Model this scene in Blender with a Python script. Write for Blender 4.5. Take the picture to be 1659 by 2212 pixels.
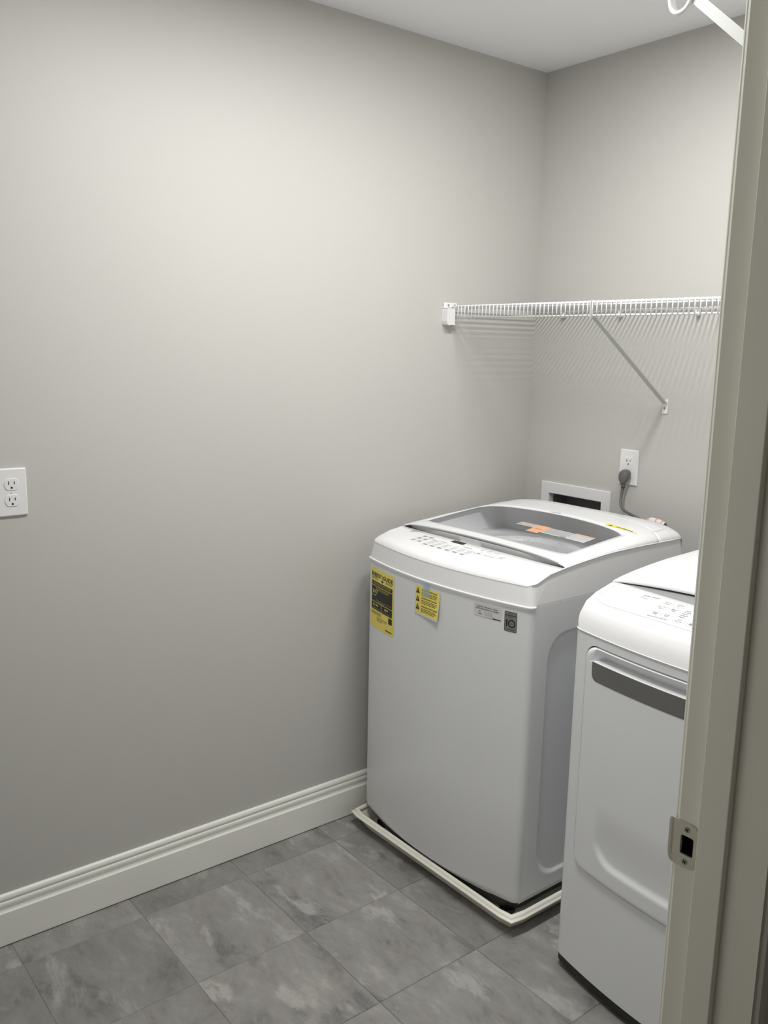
import bpy, bmesh, math, random
from mathutils import Vector, Matrix

# ------------------------------------------------------------------ clear, camera, light, exposure
for o in list(bpy.data.objects): bpy.data.objects.remove(o, do_unlink=True)
SC = bpy.context.scene
COL = SC.collection
random.seed(4)

CAM_POS = (2.18079, -2.397419, 1.523394)
YAW, PITCH, ROLL, FPX = 2.469379, -0.183965, 0.019984, 1914.0426
cam = bpy.data.objects.new('camera', bpy.data.cameras.new('camera'))
COL.objects.link(cam)
fw = Vector((math.cos(PITCH) * math.cos(YAW), math.cos(PITCH) * math.sin(YAW), math.sin(PITCH)))
rt = fw.cross(Vector((0, 0, 1))).normalized(); up = rt.cross(fw)
r2 = rt * math.cos(ROLL) + up * math.sin(ROLL); u2 = -rt * math.sin(ROLL) + up * math.cos(ROLL)
m = Matrix.Identity(4)
for i in range(3):
    m[i][0], m[i][1], m[i][2], m[i][3] = r2[i], u2[i], -fw[i], CAM_POS[i]
cam.matrix_world = m
cam.data.sensor_fit = 'VERTICAL'; cam.data.sensor_height = 24.0
cam.data.lens = 24.0 * FPX / 2212
cam.data.clip_start = 0.02
SC.camera = cam

world = bpy.data.worlds.new('world'); SC.world = world; world.use_nodes = True
world.node_tree.nodes['Background'].inputs[0].default_value = (.8, .9, 1, 1)
world.node_tree.nodes['Background'].inputs[1].default_value = 0.05

LAMPS = [((.86, -.76, 2.425), 12.0), ((.86, -1.38, 2.425), 14.8)]   # two flush panel lamps on the ceiling
LIGHT_COLOR = (1.0, .99, .972)
def area(name, loc, size, power, color, rot=(0, 0, 0)):
    d = bpy.data.lights.new(name, 'AREA'); d.shape = 'RECTANGLE'; d.size, d.size_y = size; d.energy = power; d.color = color
    o = bpy.data.objects.new(name, d); o.location = loc; o.rotation_euler = rot; COL.objects.link(o); return o
for lp_, pw_ in LAMPS: area('ceiling_lamp', lp_, (.12, .42), pw_, LIGHT_COLOR)
area('hall_fill', (2.62, -2.75, 2.425), (.12, .42), 1.3, (1.0, .95, .84))  # unseen fill added to brighten the jamb, floor and lower washer front

SC.view_settings.view_transform = 'Standard'
SC.view_settings.look = 'None'
SC.view_settings.gamma = 1
SC.view_settings.use_curve_mapping = False
SC.view_settings.exposure = 0.0

# ------------------------------------------------------------------ materials
def node(nt, t, **kw):
    n = nt.nodes.new(t)
    for k, v in kw.items(): setattr(n, k, v)
    return n
MATS = {}
def mat(name, col, rough=.5, metal=0, var=.03, nscale=6, bump=0, bscale=200, spec=.5, coat=0):
    if name in MATS: return MATS[name]
    M = bpy.data.materials.new(name); M.use_nodes = True; nt = M.node_tree
    b = nt.nodes['Principled BSDF']
    tc = node(nt, 'ShaderNodeTexCoord'); nz = node(nt, 'ShaderNodeTexNoise')
    nz.inputs['Scale'].default_value = nscale; nz.inputs['Detail'].default_value = 4
    nt.links.new(tc.outputs['Object'], nz.inputs['Vector'])
    rp = node(nt, 'ShaderNodeValToRGB')
    lo = [c * (1 - var) for c in col]; hi = [min(1, c * (1 + var)) for c in col]
    rp.color_ramp.elements[0].position = .3; rp.color_ramp.elements[1].position = .7
    rp.color_ramp.elements[0].color = (*lo, 1); rp.color_ramp.elements[1].color = (*hi, 1)
    nt.links.new(nz.outputs['Fac'], rp.inputs['Fac']); nt.links.new(rp.outputs['Color'], b.inputs['Base Color'])
    b.inputs['Roughness'].default_value = rough; b.inputs['Metallic'].default_value = metal
    b.inputs['Specular IOR Level'].default_value = spec; b.inputs['Coat Weight'].default_value = coat
    if bump:
        n2 = node(nt, 'ShaderNodeTexNoise'); n2.inputs['Scale'].default_value = bscale; n2.inputs['Detail'].default_value = 3
        nt.links.new(tc.outputs['Object'], n2.inputs['Vector'])
        bp = node(nt, 'ShaderNodeBump'); bp.inputs['Strength'].default_value = bump; bp.inputs['Distance'].default_value = .001
        nt.links.new(n2.outputs['Fac'], bp.inputs['Height']); nt.links.new(bp.outputs['Normal'], b.inputs['Normal'])
    MATS[name] = M; return M

WALL = mat('wall_paint', (.555, .546, .520), .50, var=.012, nscale=2, bump=.2, bscale=260, spec=.4)
CEIL = mat('ceiling_paint', (.94, .95, .965), .8, var=.01, bump=.3, bscale=120, spec=.2)
TRIM = mat('trim_paint', (.87, .87, .82), .38, var=.012, bump=.05, bscale=60)
JAMB = mat('jamb_paint', (.78, .77, .69), .42, var=.02, bump=.12, bscale=90)
WHITE = mat('white_enamel', (.84, .855, .88), .30, var=.008, spec=.45)
TOPW = mat('white_gloss_plastic', (.84, .845, .855), .26, var=.008, spec=.45)
PLAST = mat('white_plastic', (.82, .82, .82), .35, var=.01)
PANM = mat('cream_pan_plastic', (.86, .845, .75), .42, var=.02, bump=.05)
DARK = mat('dark_void', (.012, .012, .013), .7)
BLACK = mat('black_plastic', (.015, .016, .016), .5)
GREY = mat('grey_trim_plastic', (.085, .086, .090), .38, var=.02)
RECESS = mat('mid_grey_plastic', (.30, .305, .31), .4, var=.01)
HGREY = mat('grey_handle_plastic', (.155, .155, .15), .45, var=.02)
SILV = mat('silver_lid_edge', (.62, .63, .64), .35, var=.02)
DRUM = mat('drum_grey', (.66, .67, .68), .4, metal=.1, var=.03)
TUB = mat('tub_white', (.86, .87, .88), .35, var=.02)
WIRE = mat('white_vinyl_wire', (.86, .86, .86), .35, var=.01)
BRACE = mat('shaded_brace_steel', (.56, .57, .56), .45, var=.02)  # steel of both braces, toned grey to carry the shade on them
CORD = mat('grey_cord_rubber', (.14, .14, .135), .5, var=.05)
NICK = mat('satin_nickel', (.50, .47, .41), .32, metal=.85, var=.06, nscale=90)
SCREW = mat('screw_steel', (.30, .29, .26), .35, metal=.8)
GREYSCREW = mat('grey_screw', (.28, .29, .28), .45, metal=.3)
YEL = mat('label_yellow', (.92, .78, .17), .5, var=.02)
YELB = mat('strip_yellow', (.85, .76, .06), .45, var=.02)
INK = mat('black_ink', (.02, .02, .018), .5)
GINK = mat('grey_ink', (.30, .30, .315), .5)
LINK = mat('light_grey_ink', (.54, .55, .57), .5)
PAPER = mat('white_label', (.74, .73, .72), .45, var=.01)
SILVLAB = mat('silver_label', (.25, .25, .25), .4, metal=.2, var=.04)
ORG = mat('orange_label', (.76, .40, .22), .5, var=.05)
ORGD = mat('muted_orange_label', (.60, .40, .28), .5, var=.05)
BOXIN = mat('box_grey_plastic', (.16, .155, .16), .6)
LABG = mat('pale_grey_label', (.60, .60, .60), .5, var=.01)

def glass_mat(name, tint, ior=1.5, rough=.03):
    M = bpy.data.materials.new(name); M.use_nodes = True; nt = M.node_tree; nt.nodes.clear()
    out = node(nt, 'ShaderNodeOutputMaterial'); mx = node(nt, 'ShaderNodeMixShader')
    tr = node(nt, 'ShaderNodeBsdfTransparent'); gl = node(nt, 'ShaderNodeBsdfGlossy'); fr = node(nt, 'ShaderNodeFresnel')
    nz = node(nt, 'ShaderNodeTexNoise'); nz.inputs['Scale'].default_value = 3
    rp = node(nt, 'ShaderNodeValToRGB')
    rp.color_ramp.elements[0].color = (*[c * .98 for c in tint], 1); rp.color_ramp.elements[1].color = (*tint, 1)
    nt.links.new(nz.outputs['Fac'], rp.inputs['Fac']); nt.links.new(rp.outputs['Color'], tr.inputs['Color'])
    fr.inputs['IOR'].default_value = ior; gl.inputs['Roughness'].default_value = rough
    nt.links.new(fr.outputs[0], mx.inputs[0]); nt.links.new(tr.outputs[0], mx.inputs[1]); nt.links.new(gl.outputs[0], mx.inputs[2])
    nt.links.new(mx.outputs[0], out.inputs['Surface'])
    return M
GLASS = glass_mat('tinted_glass', (.94, .945, .95))
TAPE = bpy.data.materials.new('blue_tape'); TAPE.use_nodes = True
nt = TAPE.node_tree; nt.nodes.clear(); out = node(nt, 'ShaderNodeOutputMaterial'); mx = node(nt, 'ShaderNodeMixShader'); mx.inputs[0].default_value = .5
tr = node(nt, 'ShaderNodeBsdfTransparent'); df_ = node(nt, 'ShaderNodeBsdfDiffuse'); nz = node(nt, 'ShaderNodeTexNoise'); rp = node(nt, 'ShaderNodeValToRGB')
tr.inputs['Color'].default_value = (.86, .94, .97, 1); nz.inputs['Scale'].default_value = 40
rp.color_ramp.elements[0].color = (.58, .72, .82, 1); rp.color_ramp.elements[1].color = (.64, .77, .86, 1)
nt.links.new(nz.outputs['Fac'], rp.inputs['Fac']); nt.links.new(rp.outputs['Color'], df_.inputs['Color'])
nt.links.new(tr.outputs[0], mx.inputs[1]); nt.links.new(df_.outputs[0], mx.inputs[2]); nt.links.new(mx.outputs[0], out.inputs['Surface'])

def tile_material():
    M = bpy.data.materials.new('slate_tile'); M.use_nodes = True; nt = M.node_tree; b = nt.nodes['Principled BSDF']
    tc = node(nt, 'ShaderNodeTexCoord'); oi = node(nt, 'ShaderNodeObjectInfo')
    sc = node(nt, 'ShaderNodeVectorMath', operation='SCALE'); cb = node(nt, 'ShaderNodeCombineXYZ')
    ms = node(nt, 'ShaderNodeMath', operation='MULTIPLY'); ms.inputs[1].default_value = 37.0
    nt.links.new(oi.outputs['Random'], ms.inputs[0])
    nt.links.new(ms.outputs[0], cb.inputs[0]); nt.links.new(ms.outputs[0], cb.inputs[1]); nt.links.new(ms.outputs[0], cb.inputs[2])
    mp = node(nt, 'ShaderNodeMapping'); mp.inputs['Rotation'].default_value = (0, 0, .35); mp.inputs['Scale'].default_value = (1.0, 1.9, 1)
    nt.links.new(tc.outputs['Object'], mp.inputs['Vector'])
    ad = node(nt, 'ShaderNodeVectorMath', operation='ADD')
    nt.links.new(mp.outputs[0], ad.inputs[0]); nt.links.new(cb.outputs[0], ad.inputs[1])
    n1 = node(nt, 'ShaderNodeTexNoise'); n1.inputs['Scale'].default_value = 5.5; n1.inputs['Detail'].default_value = 12; n1.inputs['Roughness'].default_value = .68; n1.inputs['Distortion'].default_value = .35
    n2 = node(nt, 'ShaderNodeTexNoise'); n2.inputs['Scale'].default_value = 3.4; n2.inputs['Detail'].default_value = 12; n2.inputs['Roughness'].default_value = .66; n2.inputs['Distortion'].default_value = .5
    n3 = node(nt, 'ShaderNodeTexNoise'); n3.inputs['Scale'].default_value = 34; n3.inputs['Detail'].default_value = 8; n3.inputs['Roughness'].default_value = .72
    for n in (n1, n2, n3): nt.links.new(ad.outputs[0], n.inputs['Vector'])
    r1 = node(nt, 'ShaderNodeValToRGB'); e = r1.color_ramp.elements
    e[0].position = .33; e[0].color = (.155, .152, .150, 1); e[1].position = .68; e[1].color = (.360, .348, .318, 1)
    x = e.new(.45); x.color = (.245, .237, .224, 1); x = e.new(.58); x.color = (.285, .278, .268, 1)
    nt.links.new(n1.outputs['Fac'], r1.inputs['Fac'])
    r2 = node(nt, 'ShaderNodeValToRGB'); e = r2.color_ramp.elements
    e[0].position = .560; e[0].color = (0, 0, 0, 1); e[1].position = .625; e[1].color = (1, 1, 1, 1)
    nt.links.new(n2.outputs['Fac'], r2.inputs['Fac'])
    mf = node(nt, 'ShaderNodeMath', operation='MULTIPLY'); mf.inputs[1].default_value = .62
    nt.links.new(r2.outputs['Color'], mf.inputs[0])
    m1 = node(nt, 'ShaderNodeMix', data_type='RGBA'); m1.inputs['B'].default_value = (.43, .425, .40, 1)
    nt.links.new(mf.outputs[0], m1.inputs['Factor']); nt.links.new(r1.outputs['Color'], m1.inputs['A'])
    r3 = node(nt, 'ShaderNodeValToRGB'); r3.color_ramp.elements[0].color = (.80, .80, .80, 1); r3.color_ramp.elements[1].color = (1.18, 1.18, 1.18, 1)
    nt.links.new(n3.outputs['Fac'], r3.inputs['Fac'])
    m2 = node(nt, 'ShaderNodeMix', data_type='RGBA', blend_type='MULTIPLY'); m2.inputs['Factor'].default_value = 1
    nt.links.new(m1.outputs['Result'], m2.inputs['A']); nt.links.new(r3.outputs['Color'], m2.inputs['B'])
    mm = node(nt, 'ShaderNodeMapRange'); mm.inputs['To Min'].default_value = .90; mm.inputs['To Max'].default_value = 1.15
    nt.links.new(oi.outputs['Random'], mm.inputs['Value'])
    m3 = node(nt, 'ShaderNodeVectorMath', operation='SCALE')
    nt.links.new(m2.outputs['Result'], m3.inputs[0]); nt.links.new(mm.outputs[0], m3.inputs['Scale'])
    nt.links.new(m3.outputs[0], b.inputs['Base Color'])
    b.inputs['Roughness'].default_value = .5; b.inputs['Specular IOR Level'].default_value = .4
    bp = node(nt, 'ShaderNodeBump'); bp.inputs['Strength'].default_value = .35; bp.inputs['Distance'].default_value = .002
    nt.links.new(n1.outputs['Fac'], bp.inputs['Height']); nt.links.new(bp.outputs['Normal'], b.inputs['Normal'])
    return M
TILE = tile_material()
GROUT = mat('grout', (.27, .262, .24), .8, var=.08, nscale=40)

# ------------------------------------------------------------------ object helpers
def link(name, me, m, parent=None, smooth=False):
    me.materials.append(m)
    if smooth:
        for p in me.polygons: p.use_smooth = True
    o = bpy.data.objects.new(name, me); COL.objects.link(o)
    if parent is not None:
        o.parent = parent
        off = Vector((0, 0, 0)); q = parent
        while q is not None: off += q.location; q = q.parent
        o.location = -off
    return o
def recenter(o):
    """put the origin of a parentless mesh at its bounds centre"""
    vs = o.data.vertices
    c = Vector([(min(v.co[i] for v in vs) + max(v.co[i] for v in vs)) / 2 for i in range(3)])
    o.data.transform(Matrix.Translation(-c)); o.location = o.location + c
    return o
def pyobj(name, verts, faces, m, parent=None, smooth=False):
    me = bpy.data.meshes.new(name); me.from_pydata([tuple(v) for v in verts], [], faces); me.validate(); me.update()
    return link(name, me, m, parent, smooth)
def bmobj(name, bm, m, parent=None, smooth=False):
    bmesh.ops.recalc_face_normals(bm, faces=bm.faces)
    me = bpy.data.meshes.new(name); bm.to_mesh(me); bm.free()
    return link(name, me, m, parent, smooth)
def add_box(bm, lo, hi, bev=0, seg=2):
    r = bmesh.ops.create_cube(bm, size=1)
    vs = r['verts']
    for v in vs:
        v.co = Vector([(lo[i] + hi[i]) / 2 + v.co[i] * (hi[i] - lo[i]) for i in range(3)])
    if bev:
        es = list({e for v in vs for e in v.link_edges})
        bmesh.ops.bevel(bm, geom=es, offset=bev, segments=seg, affect='EDGES', profile=.5)
def boxobj(name, lo, hi, m, parent=None, bev=0, seg=2):
    bm = bmesh.new(); add_box(bm, lo, hi, bev, seg); return bmobj(name, bm, m, parent)
def add_tube(bm, pts, rad, n=8, cap=True):
    pts = [Vector(p) for p in pts]; rings = []
    ref = None
    for i, p in enumerate(pts):
        t = (pts[min(i + 1, len(pts) - 1)] - pts[max(i - 1, 0)]).normalized()
        if ref is None or abs(ref.dot(t)) > .98:
            ref = Vector((0, 0, 1)) if abs(t.z) < .9 else Vector((1, 0, 0))
        a = (ref - t * ref.dot(t)).normalized(); ref = a
        b = t.cross(a); rr = rad[i] if isinstance(rad, (list, tuple)) else rad
        rings.append([bm.verts.new(p + (a * math.cos(2 * math.pi * k / n) + b * math.sin(2 * math.pi * k / n)) * rr) for k in range(n)])
    for r0, r1 in zip(rings, rings[1:]):
        for k in range(n): bm.faces.new((r0[k], r0[(k + 1) % n], r1[(k + 1) % n], r1[k]))
    if cap: bm.faces.new(rings[0][::-1]); bm.faces.new(rings[-1])
def tubeobj(name, pts, rad, m, parent=None, n=8):
    bm = bmesh.new(); add_tube(bm, pts, rad, n); return bmobj(name, bm, m, parent, True)
def prism(bm, outline, axis, a, b):
    """extrude a 2D outline along axis from a to b (axis 0: outline is y,z; 1: x,z; 2: x,y)"""
    def P(u, v, w): return [(w, u, v), (u, w, v), (u, v, w)][axis]
    va = [bm.verts.new(P(u, v, a)) for u, v in outline]; vb = [bm.verts.new(P(u, v, b)) for u, v in outline]
    n = len(outline)
    for i in range(n): bm.faces.new((va[i], va[(i + 1) % n], vb[(i + 1) % n], vb[i]))
    bm.faces.new(va[::-1]); bm.faces.new(vb)
def disc_prism(bm, c, axis, r, a, b, n=20, sx=1, sy=1):
    prism(bm, [(c[0] + sx * r * math.cos(2 * math.pi * k / n), c[1] + sy * r * math.sin(2 * math.pi * k / n)) for k in range(n)], axis, a, b)
def spline(p, n=8):
    p = [Vector(q) for q in p]; out = []
    for i in range(len(p) - 1):
        a, b_, c, d = p[max(i - 1, 0)], p[i], p[i + 1], p[min(i + 2, len(p) - 1)]
        for k in range(n):
            t = k / n; out.append(.5 * ((2 * b_) + (c - a) * t + (2 * a - 5 * b_ + 4 * c - d) * t * t + (3 * b_ - a - 3 * c + d) * t ** 3))
    out.append(p[-1]); return out
def empty(name, loc, label=None, cat=None, kind=None, group=None):
    o = bpy.data.objects.new(name, None); o.empty_display_size = .05; o.location = loc; COL.objects.link(o)
    return tag(o, label, cat, kind, group)
def tag(o, label=None, cat=None, kind=None, group=None):
    if label: o['label'] = label
    if cat: o['category'] = cat
    if kind: o['kind'] = kind
    if group: o['group'] = group
    return o
def sq(n):
    """unit square boundary, n points per side, counter-clockwise from (-1,-1)"""
    out = []
    for k in range(n): out.append((-1 + 2 * k / n, -1))
    for k in range(n): out.append((1, -1 + 2 * k / n))
    for k in range(n): out.append((1 - 2 * k / n, 1))
    for k in range(n): out.append((-1, 1 - 2 * k / n))
    return out
def rr(p, x0, x1, y0, y1, r):
    """map a point of the unit square boundary to a rounded rectangle"""
    x = (x0 + x1) / 2 + p[0] * (x1 - x0) / 2; y = (y0 + y1) / 2 + p[1] * (y1 - y0) / 2
    cx = min(max(x, x0 + r), x1 - r); cy = min(max(y, y0 + r), y1 - r)
    dx, dy = x - cx, y - cy; d = math.hypot(dx, dy)
    if d < 1e-9: return (x, y)
    return (cx + dx / d * min(r, d), cy + dy / d * min(r, d)) if (dx and dy) else (x, y)
def rrloop(n, *a): return [rr(p, *a) for p in sq(n)]
def ringmesh(loops, closed=True):
    """faces between successive 3D loops of the same length"""
    verts = [v for l in loops for v in l]; n = len(loops[0]); faces = []
    for i in range(len(loops) - 1):
        for k in range(n if closed else n - 1):
            a, b = i * n + k, i * n + (k + 1) % n
            faces.append((a, b, b + n, a + n))
    return verts, faces

# ------------------------------------------------------------------ appliance top shape
def interp(t, tab):
    if t <= tab[0][0]: return tab[0][1]
    for (a, b), (c, d) in zip(tab, tab[1:]):
        if t <= c: return b + (d - b) * (t - a) / (c - a)
    return tab[-1][1]
class TopShape:
    def __init__(s, cx, hw, yf, bow, yb, side, cen, n0, n1):
        s.cx, s.hw, s.y0, s.bow, s.yb, s.side, s.cen, s.n0, s.n1 = cx, hw, yf, bow, yb, side, cen, n0, n1
    def yfront(s, x):
        u = (x - s.cx) / s.hw
        return s.y0 - s.bow * (1 - min(1, u * u))
    def z(s, x, y):
        u = min(1.0, abs((x - s.cx) / s.hw)); yf = s.yfront(x)
        v = min(1, max(0, (y - yf) / (s.yb - yf)))
        zs, zc = interp(v, s.side), interp(v, s.cen); n = s.n0 + (s.n1 - s.n0) * v
        return zs + (zc - zs) * math.sqrt(max(0, 1 - u ** n))
    def front(s, r=.03, n=24, nc=6, inset=0):
        """front line in plan from the left side round to the right side"""
        L, R = s.cx - s.hw + inset, s.cx + s.hw - inset; out = []
        def bez(a, b, c, k): t = k / nc; return tuple((1 - t) ** 2 * a[i] + 2 * t * (1 - t) * b[i] + t * t * c[i] for i in (0, 1))
        yl = s.yfront(L + r) + inset; ye = s.y0 + inset
        for k in range(nc): out.append(bez((L, ye + r), (L, ye), (L + r, yl), k))
        for k in range(n + 1):
            x = L + r + (R - L - 2 * r) * k / n; out.append((x, s.yfront(x) + inset))
        for k in range(1, nc + 1): out.append(bez((R - r, yl), (R, ye), (R, ye + r), k))
        return out
    def plan(s, r=.03, inset=0, nside=14):
        f = s.front(r, inset=inset); L, R = f[0][0], f[-1][0]; ye = f[0][1]; yb = s.yb - inset
        right = [(R, ye + (yb - ye) * k / nside) for k in range(1, nside + 1)]
        left = [(L, yb + (ye - yb) * k / nside) for k in range(0, nside)]
        return f + right + left
CAB = TopShape(.4045, .3355, -.772, .045, -.123, [(0, .937), (1, .937)], [(0, .937), (1, .937)], 10, 5)
WASH = TopShape(.4045, .3280, -.7645, .045, -.13,
    [(0,.937),(.037,.949),(.10,.963),(.2,.972),(.3,.979),(.477,.988),(.67,.990),(1,.989)],
    [(0,.938),(.004,.9435),(.012,.9500),(.025,.9545),(.05,.959),(.1,.9635),(.2,.969),(.25,.974),(.3,.982),(.45,.997),(.6,1.010),(.8,1.024),(.93,1.030),(1,1.026)], 10, 5)
LIDW = TopShape(WASH.cx, WASH.hw, WASH.y0, WASH.bow, WASH.yb, WASH.side,
    [(0,.940),(.15,.980),(.2,.9835),(.25,.9860),(.3,.9875),(.45,.998),(.6,1.010),(.8,1.024),(.93,1.030),(1,1.026)], 9, 5)
DRY = TopShape(1.2405, .3415, -.796, .040, -.10,
    [(0,.888),(.02,.918),(.05,.944),(.10,.960),(.18,.974),(.25,.982),(.5,.998),(1,1.010)],
    [(0,.888),(.006,.902),(.015,.918),(.03,.934),(.05,.946),(.08,.956),(.14,.970),(.2,.982),(.26,.996),(.4,1.008),(.7,1.018),(1,1.022)], 14, 8)
def patch(front, rear, zf, nt, dens=1.6):
    """ruled grid between two plan curves, lifted by zf"""
    loops = []
    for i in range(nt + 1):
        t = (i / nt) ** dens
        loops.append([((a[0] + (b[0] - a[0]) * t), (a[1] + (b[1] - a[1]) * t)) for a, b in zip(front, rear)])
    v, f = ringmesh([[(x, y, zf(x, y)) for x, y in l] for l in loops], closed=False)
    return v, f, loops
def svals(n):
    """-1..1, denser near the ends"""
    return [math.sin(math.pi / 2 * (-1 + 2 * k / n)) for k in range(n + 1)]

# ------------------------------------------------------------------ flat print (labels, lettering) laid on a surface
class Print:
    def __init__(s, M): s.M, s.v, s.f = M, [], []
    def poly(s, pts):
        b = len(s.v); s.v += pts; s.f.append(tuple(range(b, b + len(pts))))
    def rect(s, x0, x1, y0, y1, nx=1, ny=1):
        b = len(s.v)
        for j in range(ny + 1):
            for i in range(nx + 1): s.v.append((x0 + (x1 - x0) * i / nx, y0 + (y1 - y0) * j / ny))
        for j in range(ny):
            for i in range(nx):
                a = b + j * (nx + 1) + i; s.f.append((a, a + 1, a + nx + 2, a + nx + 1))
    def band(s, outer, inner):
        b = len(s.v); n = len(outer); s.v += outer + inner
        for k in range(n): s.f.append((b + k, b + (k + 1) % n, b + n + (k + 1) % n, b + n + k))
    def ringrect(s, x0, x1, y0, y1, r, w):
        s.band(rrloop(8, x0, x1, y0, y1, r), rrloop(8, x0 + w, x1 - w, y0 + w, y1 - w, max(r - w, .0005)))
    def ring(s, cx, cy, r, w, n=28):
        s.band([(cx + r * math.cos(6.2832 * k / n), cy + r * math.sin(6.2832 * k / n)) for k in range(n)],
               [(cx + (r - w) * math.cos(6.2832 * k / n), cy + (r - w) * math.sin(6.2832 * k / n)) for k in range(n)])
    def text(s, txt, x0, x1, y0, y1, bold=0, keep=False):
        """lettering stretched into the box"""
        c = bpy.data.curves.new('t', 'FONT'); c.body = txt; c.size = 1; c.resolution_u = 2; c.offset = bold
        o = bpy.data.objects.new('t', c); COL.objects.link(o)
        me = bpy.data.meshes.new_from_object(o.evaluated_get(bpy.context.evaluated_depsgraph_get()))
        xs = [v.co.x for v in me.vertices]; ys = [v.co.y for v in me.vertices]
        ax, bx, ay, by = min(xs), max(xs), min(ys), max(ys)
        b = len(s.v)
        for v in me.vertices:
            s.v.append((x0 + (v.co.x - ax) / (bx - ax) * (x1 - x0), y0 + (v.co.y - ay) / max(1e-6, by - ay) * (y1 - y0)))
        for p in me.polygons: s.f.append(tuple(b + i for i in p.vertices))
        bpy.data.objects.remove(o, do_unlink=True); bpy.data.meshes.remove(me); bpy.data.curves.remove(c)
    def words(s, x0, x1, y0, y1):
        """a line too small to read: a row of word-length dashes"""
        x = x0; R = random.Random(int(x0 * 1e4 + y0 * 1e5))
        while x < x1 - .0015:
            w = min(R.uniform(.0035, .009), x1 - x); s.rect(x, x + w, y0, y1); x += w + .0014
    def done(s, name, m, parent, off=0.0):
        o = pyobj(name, [s.M(x, y, off) for x, y in s.v], s.f, m, parent)
        if any(k in name for k in ('lettering', 'figures', 'rules', 'symbol', 'line', 'triangle', 'mark', 'margin', 'logo', 'title', 'panel', 'stripe')): o['kind'] = 'stuff'
        return o
def on_top(S): return lambda x, y, off=0: (x, y, S.z(x, y) + .0006 + off)
def on_front(S, d=0): return lambda x, z, off=0: (x, S.yfront(x) - .0006 - d - off, z)

# ================================================================== THE ROOM
H = 2.44
def struct(o): o['kind'] = 'structure'; return o
struct(recenter(boxobj('wall_left', (-.1, -2.65, 0), (0, .1, H), WALL)))
struct(recenter(boxobj('ceiling', (-.1, -3.5, H), (3.3, .1, H + .08), CEIL)))
bm = bmesh.new()                                               # back wall with the opening of the outlet box
BX0, BX1, BZ0, BZ1 = .112, .342, .905, 1.027
add_box(bm, (0, 0, 0), (BX0, .1, H)); add_box(bm, (BX1, 0, 0), (1.620, .1, H))
add_box(bm, (BX0, 0, 0), (BX1, .1, BZ0)); add_box(bm, (BX0, 0, BZ1), (BX1, .1, H))
struct(recenter(bmobj('wall_back', bm, WALL)))
struct(recenter(boxobj('wall_front', (-.1, -2.75, 0), (1.605, -2.65, H), WALL)))
DY1, DY0, DZ = -1.437, -2.387, 2.06                           # rough opening of the door
bm = bmesh.new()
add_box(bm, (1.6065, DY1, 0), (1.7265, .1, H)); add_box(bm, (1.6065, -3.5, 0), (1.7265, DY0, H)); add_box(bm, (1.6065, DY0, DZ), (1.7265, DY1, H))
struct(recenter(bmobj('wall_right', bm, WALL)))
struct(recenter(boxobj('wall_hall', (3.2, -3.5, 0), (3.3, .1, H), WALL)))
struct(recenter(boxobj('wall_hall_front', (1.7265, -3.6, 0), (3.3, -3.5, H), WALL)))
struct(recenter(boxobj('wall_hall_back', (1.7265, 0, 0), (3.2, .1, H), WALL)))

floor = empty('floor', (0, 0, 0), kind='structure')
boxobj('grout', (-.1, -3.5, -.06), (3.3, .1, -.0018), GROUT, floor)
TX, TY = .317, .3145
full = {}
def tile(x0, x1, y0, y1):
    g = .0013
    w, d = round(x1 - x0 - 2 * g, 4), round(y1 - y0 - 2 * g, 4)
    if (w, d) not in full:
        b = bmesh.new(); add_box(b, (-w / 2, -d / 2, -.006), (w / 2, d / 2, 0), .0012, 1)
        bmesh.ops.recalc_face_normals(b, faces=b.faces)
        me = bpy.data.meshes.new('tile'); b.to_mesh(me); b.free(); me.materials.append(TILE); full[(w, d)] = me
    o = bpy.data.objects.new('tile', full[(w, d)]); COL.objects.link(o); o.parent = floor
    o.location = ((x0 + x1) / 2, (y0 + y1) / 2, random.uniform(-.0003, .0003))
xs = [0] + [.11 + TX * k for k in range(10)] + [3.2]
ys = [0] + [-.9215 + .3145 * 2 - TY * k for k in range(10)] + [-3.5]
ys = sorted(set([y for y in ys if y <= 0]))
for i in range(len(xs) - 1):
    for j in range(len(ys) - 1):
        if xs[i] < 1.6 and ys[j + 1] <= -2.65 + 1e-6: continue
        y0 = max(ys[j], -2.65) if xs[i + 1] < 1.62 else ys[j]
        if ys[j + 1] - y0 > .02 and xs[i + 1] - xs[i] > .02: tile(xs[i], xs[i + 1], y0, ys[j + 1])

# baseboards: moulded profile swept along the wall
PROF = [(0, .003), (.0142, .003), (.0145, .006), (.0145, .0915), (.0138, .0928), (.0118, .0932), (.0096, .0965), (.0088, .101), (.0098, .106),
        (.0105, .111), (.0102, .1155), (.0088, .1185), (.0070, .1192), (.0056, .1196), (.0056, .1232), (.0078, .1236), (.0086, .1268), (.0080, .1312), (.0062, .1352), (.0036, .1376), (0, .1386)]
def baseboard(name, to3, a, b):
    bm = bmesh.new()
    va = [bm.verts.new(to3(u, v, a)) for u, v in PROF]; vb = [bm.verts.new(to3(u, v, b)) for u, v in PROF]
    for i in range(len(PROF) - 1): bm.faces.new((va[i], va[i + 1], vb[i + 1], vb[i]))
    bm.faces.new(va); bm.faces.new(vb[::-1])
    struct(recenter(bmobj(name, bm, TRIM)))
baseboard('baseboard_left', lambda u, v, t: (u, t, v), -2.65, 0)
baseboard('baseboard_back', lambda u, v, t: (t, -u, v), .0146, 1.605)
baseboard('baseboard_right', lambda u, v, t: (1.6065 - u, t, v), -1.385, -.0146)

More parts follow.
